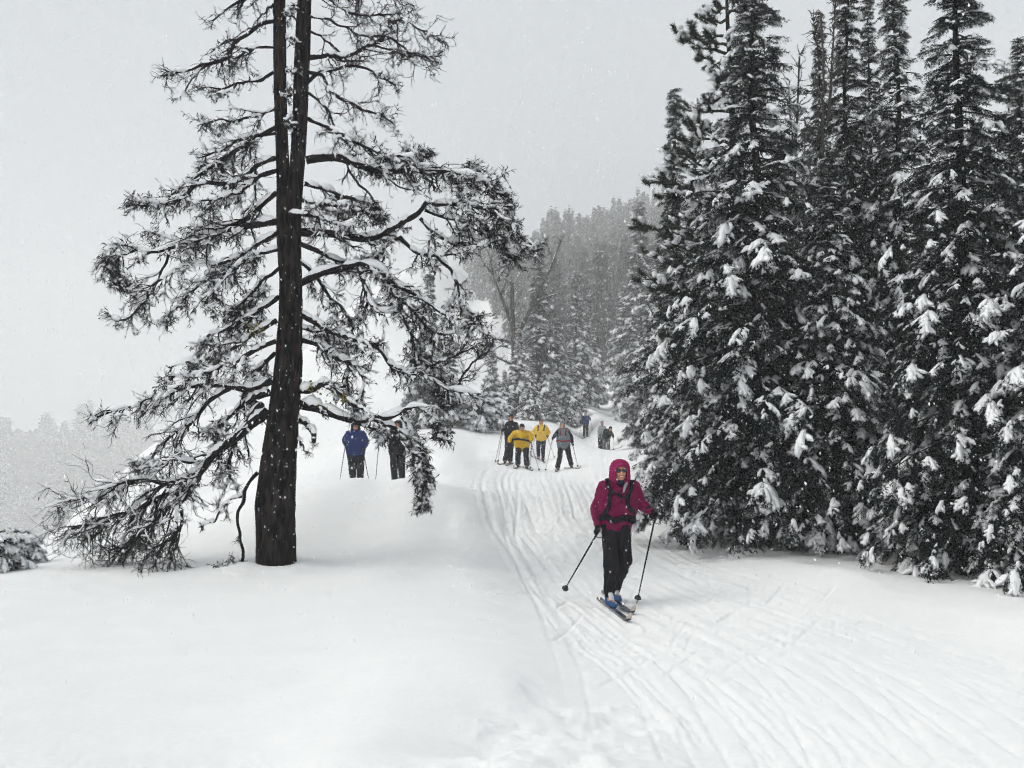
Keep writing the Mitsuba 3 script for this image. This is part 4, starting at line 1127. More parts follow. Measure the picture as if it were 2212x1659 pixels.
def head_parts(c, face, tilt, k):
    """Head at c (centre), looking along "face" (unit, horizontal), k = scale: skin as Manifold pieces plus a frame."""
    f = unit(np.asarray(face, float) + np.array([0, 0, tilt]))
    s = unit(np.cross(f, [0, 0, 1.0]))
    u = np.cross(s, f)
    P = lambda x, y, z: np.asarray(c) + k * (x * s + y * f + z * u)
    parts = [bone((P(0, -.02, .045), .078 * k), (P(0, .012, .03), .072 * k), (P(0, .028, -.035), .054 * k)),           # skull to jaw
             bone((P(0, .04, -.085), .026 * k), (P(.028, .01, -.06), .03 * k), (P(-.028, .01, -.06), .03 * k), (P(0, .045, -.045), .035 * k)),   # chin and jaw
             bone((P(0, .088, .012), .009 * k), (P(0, .108, -.026), .0125 * k), (P(.012, .092, -.028), .009 * k), (P(-.012, .092, -.028), .009 * k)),   # nose
             bone((P(.033, .066, -.018), .024 * k), (P(-.033, .066, -.018), .024 * k)),                                   # cheeks
             bone((P(.034, .074, .028), .012 * k), (P(-.034, .074, .028), .012 * k)),                                     # brow
             bone((P(.077, -.008, .012), .014 * k), (P(.074, -.004, -.02), .010 * k)), bone((P(-.077, -.008, .012), .014 * k), (P(-.074, -.004, -.02), .010 * k))]   # ears
    return parts, P


for nm, c in dict(skin=(.56, .29, .20), lip=(.35, .07, .06), teeth=(.75, .70, .64), eye=(.02, .018, .015), hair=(.05, .035, .025)).items():
    scene[nm + '_mat'] = diffuse(*c)
scene['lens_mat'] = {'type': 'twosided', 'b': {'type': 'principled', 'base_color': {'type': 'rgb', 'value': [.008, .008, .010]}, 'roughness': .12, 'specular': .6}}
scene['orange_lens_mat'] = {'type': 'twosided', 'b': {'type': 'principled', 'base_color': {'type': 'rgb', 'value': [.30, .09, .02]}, 'roughness': .15, 'specular': .6}}
for nm, c in dict(maroon=(.135, .003, .042), magenta=(.22, .010, .075), maroon_dark=(.06, .006, .02), black=(.006, .006, .009), navy=(.008, .010, .022), charcoal=(.013, .014, .018), blue=(.008, .022, .10), yellow=(.60, .36, .010),
                  pale_yellow=(.66, .42, .06), grey=(.14, .17, .19), light_grey=(.25, .27, .28), khaki=(.11, .11, .10), red=(.22, .012, .03), burgundy=(.12, .03, .04), steel=(.16, .17, .19)).items():
    scene[nm + '_cloth'] = cloth(*c)
scene['pole_mat'] = {'type': 'principled', 'base_color': {'type': 'rgb', 'value': [.035, .045, .075]}, 'roughness': .35, 'metallic': .4}
scene['grey_pole_mat'] = {'type': 'principled', 'base_color': {'type': 'rgb', 'value': [.11, .12, .14]}, 'roughness': .4, 'metallic': .4}
scene['plastic_mat'] = {'type': 'twosided', 'b': {'type': 'principled', 'base_color': {'type': 'rgb', 'value': [.010, .013, .030]}, 'roughness': .4}}
scene['boot_blue_mat'] = diffuse(.04, .09, .20)
scene['boot_white_mat'] = diffuse(.50, .52, .55)


def ski_fn(p, n, uv):
    return mikit.mix((.012, .016, .035), (.09, .095, .12), mikit.smoothstep(.4, .6, mikit.noise(p.x * 5, p.y * 5, 0)))


scene['ski_mat'] = {'type': 'twosided', 'b': {'type': 'principled', 'base_color': mikit.proc(ski_fn), 'roughness': .3}}
scene['ski_tip_mat'] = diffuse(.55, .47, .40)


def pole(top, tip, label, group, mat='grey_pole_mat', r=.008, strap=True):
    top, tip = np.asarray(top, float), np.asarray(tip, float)
    d = unit(tip - top)
    k = say(numbered('ski_pole'), label, 'ski pole', group)
    V, F = tubes(np.array([top + d * .10, top * .5 + tip * .5, tip]), np.array([r, r * .9, r * .55]), 8)
    put('shaft', trimesh.Trimesh(V, F, process=False), mat, k, smooth=True)
    V, F = tubes(np.array([top - d * .03, top - d * .025, top, top + d * .05, top + d * .10, top + d * .105]), np.array([.001, .014, .016, .013, .015, .001]), 10)
    put('grip', trimesh.Trimesh(V, F, process=False), 'plastic_mat', k, smooth=True)
    b = tip - d * .075
    V, F = tubes(np.array([b - d * .03, b - d * .012, b + d * .014, b + d * .018]), np.array([.010, .030, .042, .004]), 12)
    put('basket', trimesh.Trimesh(V, F, process=False), 'plastic_mat', k, smooth=True)
    if strap:
        s = unit(np.cross(d, [0, 1, .3]))
        q = np.array([top, top + s * .05 + d * .05, top + s * .06 + d * .12, top + s * .03 + d * .14, top + s * .012 + d * .04])
        V, F = tubes(curve(q, 14), np.full(14, .005), 5)
        put('strap', trimesh.Trimesh(V, F, process=False), 'black_cloth', k, smooth=True)
    return k


def ski(foot, yaw, label, group, back=.75, front=1.0, width=.052, z=None):
    """A ski under the foot, lying on the snow, tip curling up; yaw: 0 points at the camera, positive to the right of the photo."""
    d = np.array([math.sin(yaw), -math.cos(yaw)])
    s = np.array([-d[1], d[0]])
    u = np.r_[np.linspace(-back, front - .22, 16), np.linspace(front - .20, front, 9)]
    px, py = foot[0] + d[0] * u, foot[1] + d[1] * u
    zz = ground(px, py)
    zz = np.polyval(np.polyfit(u, zz, 2), u) + .012
    e = np.clip((u - (front - .22)) / .22, 0, 1)
    zz = zz + .10 * e ** 2.2
    w = width / 2 * np.where(e > .6, np.sqrt(np.clip(1 - ((e - .6) / .42) ** 2, 0, 1)), 1) * (1 + .14 * (u / max(front, .1)) ** 2)
    th = .020 * (1 - .6 * e)
    ring = np.stack([np.c_[px - s[0] * w, py - s[1] * w, zz - .004], np.c_[px - s[0] * w, py - s[1] * w, zz + th], np.c_[px + s[0] * w, py + s[1] * w, zz + th], np.c_[px + s[0] * w, py + s[1] * w, zz - .004]], 1)
    n = len(u)

    def strip(i0, i1):
        R = ring[i0:i1]
        m = len(R)
        i = np.arange(m * 4).reshape(m, 4)
        a, b, c, dd = i[:-1], np.roll(i, -1, 1)[:-1], np.roll(i, -1, 1)[1:], i[1:]
        F = np.vstack([np.stack([a, b, c], -1).reshape(-1, 3), np.stack([a, c, dd], -1).reshape(-1, 3), [[0, 2, 1], [0, 3, 2]], np.array([[0, 1, 2], [0, 2, 3]]) + (m - 1) * 4])
        return trimesh.Trimesh(R.reshape(-1, 3), F, process=False)
    k = say(numbered('ski'), label, 'ski', group)
    put('blade', strip(0, n - 3), 'ski_mat', k)
    put('tip', strip(n - 4, n), 'ski_tip_mat', k)
    fz = float(np.interp(0, u, zz)) + .02
    b = [np.array([foot[0] + d[0] * q, foot[1] + d[1] * q, fz + h]) for q, h in ((-.02, .012), (.13, .012), (.13, .03))]
    put('binding', skin_of(bone((b[0], .02), (b[1], .02), (b[2], .012), n=12), .02, 2), 'plastic_mat', k, smooth=True)
    return fz


def person(label, group, O, J, look, fine=.03, seed=0):
    """A skier standing with the local origin O on the snow. J: joints in metres (x right in the photo, y away, z up)."""
    key = say(numbered('person'), label, 'person', group)
    G = {k: np.asarray(O) + np.asarray(v, float) for k, v in J.items()}
    hk = look.get('head', 1.0)
    face = np.array([look.get('turn', 0.0), -1.0, 0])
    hp, HP = head_parts(G['head'], unit(face), look.get('tilt', 0.0), hk)
    cut = look.get('r', 1.0)
    neck = (G['shL'] + G['shR']) / 2 + [0, 0, .02]
    mid = (G['hipL'] + G['hipR']) / 2
    hands = {}
    # body: one continuous figure under the clothes
    P = hp + [bone((G['head'] - [0, 0, .05], .052 * hk), (neck, .056 * cut)),
              bone((G['shL'], .055 * cut), (G['shR'], .055 * cut), (neck, .06 * cut), (G['hipL'], .075 * cut), (G['hipR'], .075 * cut))]
    for s in 'LR':
        P += [bone((G['sh' + s], .052), (G['el' + s], .038)), bone((G['el' + s], .038), (G['ha' + s] * .85 + G['el' + s] * .15, .026)),
              bone((G['hip' + s], .070), (G['kn' + s], .046)), bone((G['kn' + s], .046), (G['an' + s], .034)), bone((G['an' + s], .036), (G['an' + s] + np.array([look.get('toe', {}).get(s, 0) * .14, -.13, -.035]), .026))]
        wr = G['ha' + s] + unit(G['el' + s] - G['ha' + s]) * .075
        ax = look['grip'].get(s)
        tgt = G['ha' + s]
        if ax is not None:
            P.append(grip_hand(tgt, ax, wr, .0085))
            hands[s] = grip_hand(tgt, ax, wr, .0125)
        else:
            d = unit(G['ha' + s] - G['el' + s])
            P.append(open_hand(tgt, d, wr, .0085))
            hands[s] = open_hand(tgt, d, wr, .0125)
    put('body', skin_of(join(P), fine, 4), 'skin_mat', key, smooth=True)
    # jacket
    r = look.get('jr', 1.0)
    ch = look.get('chest', np.array([0, -.03, 0]))
    wa = look.get('hem', .02)
    wl, wr_ = G['shL'] * .42 + G['hipL'] * .58, G['shR'] * .42 + G['hipR'] * .58
    hl, hr = G['hipL'] * 1.0 + [0, 0, -wa], G['hipR'] * 1.0 + [0, 0, -wa]
    torso = [bone((G['shL'], .085 * r), (G['shR'], .085 * r), (neck + [0, 0, .015], .075 * r), (wl, .125 * r), (wr_, .125 * r), ((G['shL'] + G['shR']) / 2 + np.asarray(ch) - [0, 0, .12], .115 * r)),
             bone((wl, .127 * r), (wr_, .127 * r), (hl, .120 * r), (hr, .120 * r))]
    sleeves = []
    for s in 'LR':
        cuff = G['ha' + s] + (G['el' + s] - G['ha' + s]) * look.get('cuff', .30)
        sleeves += [bone((G['sh' + s], .084 * r), (G['el' + s], .068 * r)), bone((G['el' + s], .068 * r), (cuff, .052 * r))]
    collar = [bone((neck, .085 * r), (neck + (G['head'] - neck) * .42, .072 * r))]
    two = look.get('sleeve')
    jk = skin_of(join(torso + collar + ([] if two else sleeves)), fine, 6, look.get('fold', .016), 11, seed)
    jkey = put('jacket', jk, look['jacket'] + '_cloth', key, smooth=True)
    if two:
        for s, sl in (('L', sleeves[:2]), ('R', sleeves[2:])):
            put('sleeve', skin_of(join([q.scale([1.0] * 3) for q in sl]), fine, 5, .014, 12, seed + 3), two + '_cloth', jkey, smooth=True)
    # trousers
    T_ = [bone((G['hipL'], .112 * r), (G['hipR'], .112 * r))]
    for s in 'LR':
        T_ += [bone((G['hip' + s], .108 * r), (G['kn' + s], .084 * r)), bone((G['kn' + s], .084 * r), (G['an' + s] + [0, 0, .04], look.get('flare', .070) * r))]
    put('trousers', skin_of(join(T_), fine, 6, look.get('fold', .016) * 1.1, 10, seed + 9), look['trousers'] + '_cloth', key, smooth=True)
    # gloves, boots
    for s in 'LR':
        cuff = G['ha' + s] + unit(G['el' + s] - G['ha' + s]) * .12
        wrist = G['ha' + s] + unit(G['el' + s] - G['ha' + s]) * .075
        g = join([hands[s], bone((wrist, .034), (cuff, .046))])
        put('glove', skin_of(g, max(.008, fine * .35), 3), look.get('gloves', 'black') + '_cloth', key, smooth=True)
        a = G['an' + s]
        tx = look.get('toe', {}).get(s, 0)
        b = join([bone((a + [0, 0, .07], .058), (a + [0, .02, -.03], .048), (a + [0, .04, -.052], .036)), bone((a + [0, .035, -.05], .038), (a + [tx * .10, -.10, -.045], .045), (a + [tx * .17, -.17, -.06], .030))])
        bk = put('boot', skin_of(b, fine * .7, 3), look.get('boots', 'black_cloth'), key, smooth=True)
        if look.get('boots') == 'boot_blue_mat':
            put('boot_tongue', skin_of(bone((a + [tx * .03, -.055, .055], .030), (a + [tx * .08, -.10, 0.0], .026), n=14), .015, 3), 'boot_white_mat', bk, smooth=True)
    # head gear
    hat = look.get('hat')
    if hat == 'hood':
        shell = bone((HP(.012, -.03, .036), .108 * hk), (HP(-.012, -.03, .036), .108 * hk), (HP(0, .012, .034), .110 * hk), (HP(.03, -.02, -.06), .094 * hk), (HP(-.03, -.02, -.06), .094 * hk), (neck + [.03, .03, .03], .09), (neck + [-.03, .03, .03], .09), n=28)
        opening = bone((HP(0, .16, .012), .060 * hk), (HP(0, .16, -.075), .055 * hk), (HP(0, .03, .012), .066 * hk), (HP(0, .03, -.075), .062 * hk), n=24)
        brim = bone((HP(.050, .095, .072), .010 * hk), (HP(-.050, .095, .072), .010 * hk), (HP(0, .118, .076), .011 * hk), (HP(0, .06, .10), .02 * hk), n=14)
        put('hood', skin_of(join([shell - opening, brim]), fine * .6, 3, .006, 22, seed), look['hat_mat'], key, smooth=True)
    elif hat in ('beanie', 'cap', 'brim_hat'):
        low = .028 if hat == 'beanie' else .035
        dome = bone((HP(0, -.022, .06), .088 * hk), (HP(0, -.005, .075), .080 * hk), n=24).trim_by_plane([float(q) for q in (HP(0, 0, 1) - HP(0, 0, 0)) / hk], float(((HP(0, 0, 1) - HP(0, 0, 0)) / hk) @ HP(0, 0, low)))
        ps = [dome]
        if hat == 'beanie':
            ps.append(bone(*[(HP(.075 * math.cos(q), -.012 + .082 * math.sin(q), .036), .016 * hk) for q in np.linspace(0, 6.28, 13)[:-1]], n=12).trim_by_plane([float(q) for q in (HP(0, 0, 1) - HP(0, 0, 0)) / hk], float(((HP(0, 0, 1) - HP(0, 0, 0)) / hk) @ HP(0, 0, .024))))
        if hat == 'cap':
            ps.append(bone((HP(.05, .07, .044), .008), (HP(-.05, .07, .044), .008), (HP(.035, .135, .036), .007), (HP(-.035, .135, .036), .007), n=12))
        put('hat', skin_of(join(ps), fine * .6, 3, .004, 25, seed), look['hat_mat'], key, smooth=True)
        hb = join([bone((HP(.070, -.02, .02), .022 * hk), (HP(.062, -.03, -.045), .022 * hk)), bone((HP(-.070, -.02, .02), .022 * hk), (HP(-.062, -.03, -.045), .022 * hk)), bone((HP(0, -.065, .03), .05 * hk), (HP(0, -.06, -.04), .045 * hk))])
        put('hair', skin_of(hb, fine * .6, 2), 'hair_mat', key, smooth=True)
    if look.get('glasses'):
        gk = join([M3.sphere(1, 20).scale([.030 * hk, .012, .021 * hk]).translate([float(q) for q in HP(x, .094, .012)]) for x in (.033, -.033)] + [bone((HP(.02, .100, .018), .004), (HP(-.02, .100, .018), .004), n=10), bone((HP(.060, .085, .016), .004), (HP(.078, -.01, .016), .004), n=10), bone((HP(-.060, .085, .016), .004), (HP(-.078, -.01, .016), .004), n=10)])
        put('sunglasses', skin_of(gk, .012, 0), look['glasses'], key, smooth=True)
    else:
        for x in (.031, -.031):
            put('eye', skin_of(ball(HP(x, .083, .010), .011 * hk, 12), .02, 0), 'eye_mat', key, smooth=True)
    mk = put('mouth', skin_of(bone((HP(.024, .082, -.052), .0062), (HP(0, .0925, -.062), .0085), (HP(-.024, .082, -.052), .0062), n=12), .008, 1), 'lip_mat', key, smooth=True)
    if look.get('smile'):
        put('teeth', skin_of(bone((HP(.018, .087, -.053), .0052), (HP(0, .0975, -.058), .0062), (HP(-.018, .087, -.053), .0052), n=12), .008, 1), 'teeth_mat', mk, smooth=True)
    return key, G, jk, HP, neck


def survey(x0, y0, scale, O_D, px):
    """Joint reader for one enlarged photo detail: (x, y[, depth]) on it -> metres from the standing point px, at distance O_D."""
    s = (1024 / 2592) / scale * O_D / F_PX
    return lambda x, y, d=0.0: np.array([(x - px[0]) * s, d, (px[1] - y) * s])


def standing_point(x0, y0, scale, px, D):
    q = at((x0 + px[0] / scale) * 2212 / 2592, 900, D)
    return np.array([q[0], D, ground1(q[0], D)])
# ---- the skier in maroon coming down the trail
D0 = 11.45
O = standing_point(1400, 1130, 3.384, (480, 1390), D0)
L = survey(1400, 1130, 3.384, D0, (480, 1395))
J = dict(head=L(569, 238, -.03), shL=L(438, 372, .0), shR=L(690, 372, .02), elL=L(368, 555, .06), haL=L(378, 742, -.04), elR=L(745, 508, .05), haR=L(858, 598, -.12),
         hipL=L(482, 700, .02), hipR=L(588, 700, .04), knL=L(486, 1010, -.06), anL=L(474, 1335, .02), knR=L(610, 985, .0), anR=L(548, 1262, .44))
ghL = unit(L(370, 760, .0) - L(125, 1195, .98))
ghR = unit(L(858, 600, -.12) - L(730, 1328, .28))
z0 = O + L(480, 1395)
zL = ski(O[:2] + np.array([.0, .02]), .12, 'nearest dark blue ski with pale upturned tip under the maroon skier', 'skis of the maroon skier', .62, .98)
zR = ski((O + J['anR'])[:2], .12, 'second ski of the maroon skier, half a step behind the nearest one', 'skis of the maroon skier', .62, .98)
J['anL'][2] = zL - O[2] + .085
J['anR'][2] = zR - O[2] + .085
look = dict(head=.98, turn=.06, jacket='maroon', trousers='black', hat='hood', hat_mat='magenta_cloth', glasses='lens_mat', smile=True, grip=dict(L=ghL, R=ghR), boots='boot_blue_mat', toe=dict(L=.25, R=.25), jr=.90, hem=-.02, fold=.030, cuff=.34, flare=.066)
K, G, jk, HP, neck = person('smiling skier in a maroon jacket, magenta hood and sunglasses gliding toward the camera', 'skiers', O, J, look, fine=.017, seed=3)
pole(G['haL'] + ghL * .03, O + L(125, 1195, .98) * [1, 1, 0] + [0, 0, 0] + [0, 0, ground1(*(O + L(125, 1195, .98))[:2]) - O[2] + .07], 'blue ski pole slanting back to the left of the maroon skier', 'ski poles of the maroon skier', 'pole_mat', .010)
pole(G['haR'] + ghR * .03, O + L(730, 1328, .28) * [1, 1, 0] + [0, 0, ground1(*(O + L(730, 1328, .28))[:2]) - O[2] + .01], 'blue ski pole planted upright to the right of the maroon skier', 'ski poles of the maroon skier', 'pole_mat', .010)
fr = lambda x, y: O + L(x, y, -.25)
put('backpack_strap', ribbon(jk, [O + L(462, 330, -.02), fr(462, 380), fr(455, 440), fr(445, 520), O + L(415, 600, -.1)], .046, .012), 'black_cloth', K, smooth=30)
put('backpack_strap', ribbon(jk, [O + L(668, 325, -.02), fr(668, 380), fr(664, 440), fr(660, 500), O + L(680, 580, -.05)], .046, .012), 'black_cloth', K, smooth=30)
put('chest_strap', ribbon(jk, [fr(460, 410), fr(510, 420), fr(570, 430), fr(620, 432), fr(664, 425)], .026, .012), 'black_cloth', K, smooth=30)
put('hip_belt', ribbon(jk, [O + L(410, 628, .0), fr(430, 640), fr(500, 650), fr(560, 652), fr(620, 648), O + L(670, 632, .0)], .062, .018), 'black_cloth', K, smooth=30)
put('belt_pouch', skin_of(bone((O + L(640, 640, -.10), .035), (O + L(672, 640, -.06), .038), (O + L(672, 655, -.06), .036)), .015, 3), 'black_cloth', K, smooth=True)
put('zip_flap', ribbon(jk, [fr(574, 330), fr(576, 400), fr(580, 500)], .030, .008), 'maroon_dark_cloth', K, smooth=30)
put('neck_gaiter', skin_of(bone((neck + [0, -.055, .02], .040), (G['head'] + [0, -.045, -.125], .036)), .012, 3), 'navy_cloth', K, smooth=True)
put('collar_lining', skin_of(bone((neck + [.055, -.085, .0], .016), (neck + [.035, -.115, -.07], .010), (neck + [.075, -.075, .03], .014), n=14), .012, 2), 'light_grey_cloth', K, smooth=True)
pk = skin_of(bone((G['shL'] + [.05, .19, -.02], .09), (G['shR'] + [-.05, .19, -.02], .09), (G['hipL'] + [.02, .18, .14], .10), (G['hipR'] + [-.02, .18, .14], .10)), .03, 4, .01, 9)
put('backpack', pk, 'black_cloth', K, smooth=True)

# ---- the waiting group; survey on two enlarged details of the photo
A6, A2 = (1240, 1040, 10.37), (1220, 1030, 6.144)


def skier(detail, D, px, j, look, label, group, poles=(), skis=(), fine=.035, seed=0):
    x0, y0, sc = detail
    O = standing_point(x0, y0, sc, px, D)
    L = survey(x0, y0, sc, D, px)
    J = {k: L(*v) for k, v in j.items()}
    lift = {}
    for s, yaw, lab in skis:
        z = ski((O + J['an' + s])[:2], yaw, lab, 'skis of the waiting group', .7, .95)
        J['an' + s][2] = z - O[2] + .085
    tips = {}
    look['grip'] = {}
    for s, (tx, ty, dep), lab in poles:
        t = O + L(tx, ty, dep)
        t[2] = ground1(t[0], t[1]) - .01
        h = O + J['ha' + s]
        ax = unit(h - t)
        if s not in look['grip']:
            look['grip'][s] = ax
        pole(h + ax * .03 if look['grip'][s] is ax else h + ax * .03 + np.array([.03, .03, 0]), t, lab, 'ski poles of the waiting group', 'grey_pole_mat', .010, strap=False)
    K, G, jk, HP, neck = person(label, group, O, J, look, fine=fine, seed=seed)
    return K, G, jk, HP, O, L, neck


# tall one in black, far left of the group
K, G, jk, HP, O, L, nk = skier(A6, 35.5, (440, 1475),
    dict(head=(562, 265), shL=(465, 425, .03), shR=(680, 430), elL=(390, 545, -.05), haL=(322, 590, -.16), elR=(735, 600), haR=(650, 740, -.1), hipL=(470, 790), hipR=(580, 790), knL=(455, 1110, -.05), anL=(400, 1410), knR=(550, 1110), anR=(535, 1420)),
    dict(jacket='black', trousers='charcoal', hat='cap', hat_mat='navy_cloth', glasses='orange_lens_mat', turn=.35, hem=.0, flare=.085), 'tall skier in black with a dark cap standing at the left of the waiting group', 'skiers',
    [('L', (140, 1440, -.1), 'outermost of two ski poles in the left glove of the tall skier in black'), ('L', (205, 1365, .35), 'inner ski pole held by the tall skier in black')],
    [('L', -.28, 'ski pointing left under the tall skier in black'), ('R', -.15, 'other ski of the tall skier in black')], seed=5)
# bent forward, yellow jacket
K, G, jk, HP, O, L, nk = skier(A6, 34.6, (850, 1500),
    dict(head=(842, 455, -.42), shL=(665, 580, -.28), shR=(1005, 590, -.28), elL=(535, 720, -.38), haL=(505, 830, -.40), elR=(1100, 700, -.40), haR=(1060, 815, -.50), hipL=(765, 870, .1), hipR=(935, 870, .1), knL=(740, 1170, -.05), anL=(735, 1440, .08), knR=(950, 1170, -.05), anR=(975, 1450, .0)),
    dict(jacket='yellow', trousers='navy', hat='beanie', hat_mat='charcoal_cloth', tilt=-.35, hem=.12, jr=1.12, chest=(0, -.06, 0), gloves='charcoal', flare=.08, fold=.024), 'skier in a bright yellow jacket bending forward with hands near the knees', 'skiers',
    [('R', (1300, 1600, -.2), 'ski pole slanting down to the right from the hand of the bending skier in yellow'), ('R', (1068, 1290, .6), 'ski pole standing straight behind the bending skier in yellow')],
    [('L', -.15, 'left ski of the bending skier in yellow'), ('R', .2, 'right ski of the bending skier in yellow')], seed=8)
f6 = lambda x, y: O + L(x, y, -.5)
put('waist_pack', ribbon(jk, [f6(640, 790), f6(760, 815), f6(880, 830), f6(1000, 800)], .07, .03), 'black_cloth', K, smooth=30)
put('belt_strap', ribbon(jk, [f6(850, 830), f6(850, 870), f6(852, 905)], .03, .02), 'black_cloth', K, smooth=30)
put('belt_strap', ribbon(jk, [f6(945, 815), f6(948, 870), f6(950, 940)], .03, .02), 'black_cloth', K, smooth=30)
# upright, pale yellow jacket, further back
K, G, jk, HP, O, L, nk = skier(A2, 42, (915, 865),
    dict(head=(920, 276), shL=(855, 345), shR=(990, 345), elL=(785, 425, .05), haL=(838, 478, -.08), elR=(1045, 428, .05), haR=(1015, 490, -.1), hipL=(882, 525), hipR=(960, 525), knL=(875, 690, -.03), anL=(878, 830), knR=(950, 690, -.03), anR=(950, 840)),
    dict(jacket='pale_yellow', trousers='navy', hat='beanie', hat_mat='burgundy_cloth', hem=.02, jr=1.0), 'skier in a pale yellow jacket with hands on the hips, standing behind the bending one', 'skiers',
    [('R', (1132, 800, .0), 'ski pole crossing to the right of the skier in the pale yellow jacket'), ('L', (750, 840, .2), 'ski pole on the left of the skier in the pale yellow jacket')],
    [('L', -.4, 'left ski of the skier in the pale yellow jacket'), ('R', .05, 'right ski of the skier in the pale yellow jacket')], seed=11)
f2 = lambda x, y: O + L(x, y, -.3)
put('backpack_strap', ribbon(jk, [O + L(872, 312), f2(862, 345), f2(845, 400)], .045, .012), 'black_cloth', K, smooth=30)
put('backpack_strap', ribbon(jk, [O + L(972, 312), f2(980, 345), f2(985, 400)], .045, .012), 'black_cloth', K, smooth=30)
# grey jacket with dark sleeves, right of the group
K, G, jk, HP, O, L, nk = skier(A2, 35, (1275, 962),
    dict(head=(1253, 280), shL=(1200, 358), shR=(1322, 358), elL=(1138, 425, -.05), haL=(1096, 480, -.2), elR=(1388, 455, .02), haR=(1406, 572, -.05), hipL=(1222, 590), hipR=(1318, 590), knL=(1212, 760, -.05), anL=(1175, 925), knR=(1355, 770, -.05), anR=(1385, 925)),
    dict(jacket='grey', sleeve='navy', trousers='charcoal', hat='beanie', hat_mat='steel_cloth', hem=.03, flare=.085, fold=.02), 'skier in a grey jacket with dark sleeves and a red belt, legs wide apart', 'skiers',
    [('L', (980, 940, -.1), 'ski pole slanting left from the raised hand of the skier with the red belt'), ('R', (1490, 955, -.1), 'ski pole on the right of the skier with the red belt')],
    [('L', -.12, 'left ski of the skier with the red belt'), ('R', .28, 'ski under the right foot of the skier with the red belt')], seed=14)
f2 = lambda x, y: O + L(x, y, -.3)
put('waist_belt', ribbon(jk, [O + L(1160, 520), f2(1200, 522), f2(1260, 525), f2(1310, 522), O + L(1350, 515)], .05, .02), 'red_cloth', K, smooth=30)
put('backpack_strap', ribbon(jk, [O + L(1205, 320), f2(1196, 360), f2(1180, 420)], .04, .014), 'red_cloth', K, smooth=30)
put('backpack_strap', ribbon(jk, [O + L(1305, 320), f2(1322, 360), f2(1332, 420)], .04, .014), 'red_cloth', K, smooth=30)
# far skier in blue
K, G, jk, HP, O, L, nk = skier(A2, 68, (1612, 518),
    dict(head=(1611, 152), shL=(1572, 195), shR=(1650, 195), elL=(1542, 250, .05), haL=(1532, 300, -.1), elR=(1680, 225, .05), haR=(1684, 242, -.2), hipL=(1588, 300), hipR=(1634, 300), knL=(1590, 400, -.03), anL=(1588, 495), knR=(1634, 400, -.03), anR=(1634, 497)),
    dict(jacket='blue', trousers='black', hat='beanie', hat_mat='light_grey_cloth', hem=.02), 'farthest skier, in a blue jacket, alone on the trail beyond the group', 'skiers',
    [('L', (1518, 500, .1), 'left ski pole of the farthest skier in blue'), ('R', (1716, 520, .1), 'right ski pole of the farthest skier in blue')],
    [('L', -.25, 'left ski of the farthest skier in blue'), ('R', .1, 'right ski of the farthest skier in blue')], fine=.06, seed=17)
# two far ones at the right edge of the trail
K, G, jk, HP, O, L, nk = skier(A2, 55.5, (1835, 645),
    dict(head=(1866, 212), shL=(1832, 270), shR=(1905, 275), elL=(1812, 340, .05), haL=(1835, 395, -.15), elR=(1925, 330, .05), haR=(1910, 395, -.1), hipL=(1830, 420), hipR=(1885, 420), knL=(1828, 530, -.05), anL=(1828, 620), knR=(1862, 530, -.05), anR=(1858, 625)),
    dict(jacket='light_grey', trousers='navy', hat='beanie', hat_mat='grey_cloth', hem=.0), 'skier in light grey at the right edge of the trail beyond the group', 'skiers',
    [('L', (1800, 640, -.2), 'ski pole of the far skier in light grey')],
    [('L', -.6, 'ski under the far skier in light grey')], fine=.06, seed=20)
K, G, jk, HP, O, L, nk = skier(A2, 54.5, (1940, 668),
    dict(head=(1990, 320, -.25), shL=(1912, 345, -.15), shR=(1985, 350, -.12), elL=(1895, 420, -.1), haL=(1915, 480, -.2), elR=(2025, 410, -.1), haR=(2036, 450, -.2), hipL=(1905, 460, .1), hipR=(1962, 460, .1), knL=(1902, 565, -.02), anL=(1905, 645, .05), knR=(1962, 565, -.02), anR=(1965, 648, .05)),
    dict(jacket='black', trousers='khaki', hat='beanie', hat_mat='black_cloth', tilt=-.4, hem=-.02, flare=.095, jr=1.08), 'stooping skier in black top and baggy grey trousers beside the trail', 'skiers',
    [('R', (2045, 640, -.1), 'upright ski pole held by the stooping skier in grey trousers')],
    [('L', -.9, 'left ski of the stooping skier in grey trousers'), ('R', .9, 'right ski of the stooping skier in grey trousers')], fine=.06, seed=23)
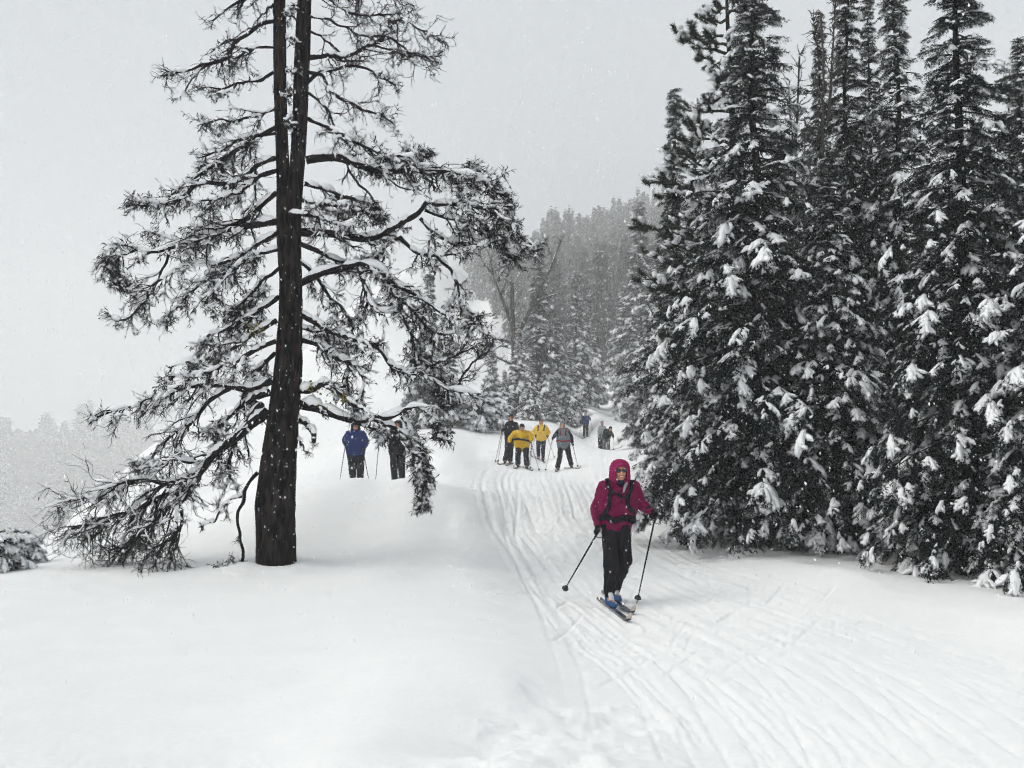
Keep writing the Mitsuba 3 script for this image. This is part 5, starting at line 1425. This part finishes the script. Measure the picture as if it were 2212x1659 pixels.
# two behind the snow mound, under the branches of the old pine
A3 = (820, 1050, 7.373)
K, G, jk, HP, O, L, nk = skier(A3, 26, (615, 1420),
    dict(head=(592, 285), shL=(465, 410), shR=(720, 410), elL=(395, 520, .0), haL=(425, 600, -.15), elR=(795, 560, .03), haR=(745, 690, -.12), hipL=(520, 740), hipR=(675, 740), knL=(545, 1060, -.04), anL=(555, 1340), knR=(690, 1060, -.04), anR=(690, 1340)),
    dict(jacket='blue', trousers='black', hat='hood', hat_mat='navy_cloth', turn=.15, hem=.03, jr=1.12), 'skier in a blue jacket standing behind the snow mound beside the old pine', 'skiers',
    [('L', (290, 1260, .0), 'left ski pole of the skier in blue beside the old pine'), ('R', (885, 1215, .0), 'right ski pole of the skier in blue beside the old pine')],
    [('L', -.2, 'left ski of the skier in blue beside the old pine'), ('R', .1, 'right ski of the skier in blue beside the old pine')], seed=26)
K, G, jk, HP, O, L, nk = skier(A3, 26.5, (1390, 1440),
    dict(head=(1380, 290), shL=(1265, 415), shR=(1500, 415), elL=(1180, 520, .0), haL=(1050, 570, -.15), elR=(1560, 560, .03), haR=(1510, 680, -.12), hipL=(1310, 745), hipR=(1450, 745), knL=(1320, 1060, -.04), anL=(1330, 1360), knR=(1455, 1060, -.04), anR=(1470, 1360)),
    dict(jacket='black', trousers='black', hat='hood', hat_mat='black_cloth', hem=.06, jr=1.12), 'skier in dark clothes mostly hidden by the low branch of the old pine', 'skiers',
    [('L', (962, 1220, .0), 'ski pole left of the skier hidden by the low branch')],
    [('L', -.1, 'left ski of the skier hidden by the low branch'), ('R', .1, 'right ski of the skier hidden by the low branch')], seed=29)
# ------------------------------------------------------------------ falling snow: loose flakes through the air in front of and around the trees
scene['flake_mat'] = diffuse(.96, .965, .97)
_s = np.random.default_rng(99)
N = 52000
C = np.c_[_s.uniform(-11, 11, N), 5.0 + 16.5 * _s.random(N) ** .8, _s.uniform(-1, 9.5, N)]
keep = C[:, 2] > base_z(C[:, 0], C[:, 1]) + .05
C = C[keep]
X = unit(_s.normal(0, .25, C.shape) + [0.15, 0, -1])
r = np.exp(_s.normal(math.log(.0040), .33, len(C))).clip(.002, .0070)
A = unit(np.cross(X, _s.normal(size=C.shape)))
B = np.cross(X, A)
l = r * _s.uniform(1.0, 2.6, len(C))
V = np.stack([C + X * l[:, None], C - X * l[:, None] + A * r[:, None] * .3, C + A * r[:, None] * 1.2, C - A * r[:, None] * .7 + B * r[:, None], C - A * r[:, None] * .7 - B * r[:, None]], 1)
F = np.array([[0, 2, 3], [0, 3, 4], [0, 4, 2], [1, 3, 2], [1, 4, 3], [1, 2, 4]])
put('falling_snow', (V.reshape(-1, 3), (F[None] + 5 * np.arange(len(C))[:, None, None]).reshape(-1, 3)), 'flake_mat')
say('falling_snow', 'white snowflakes drifting down through the air', 'snow', kind='stuff')
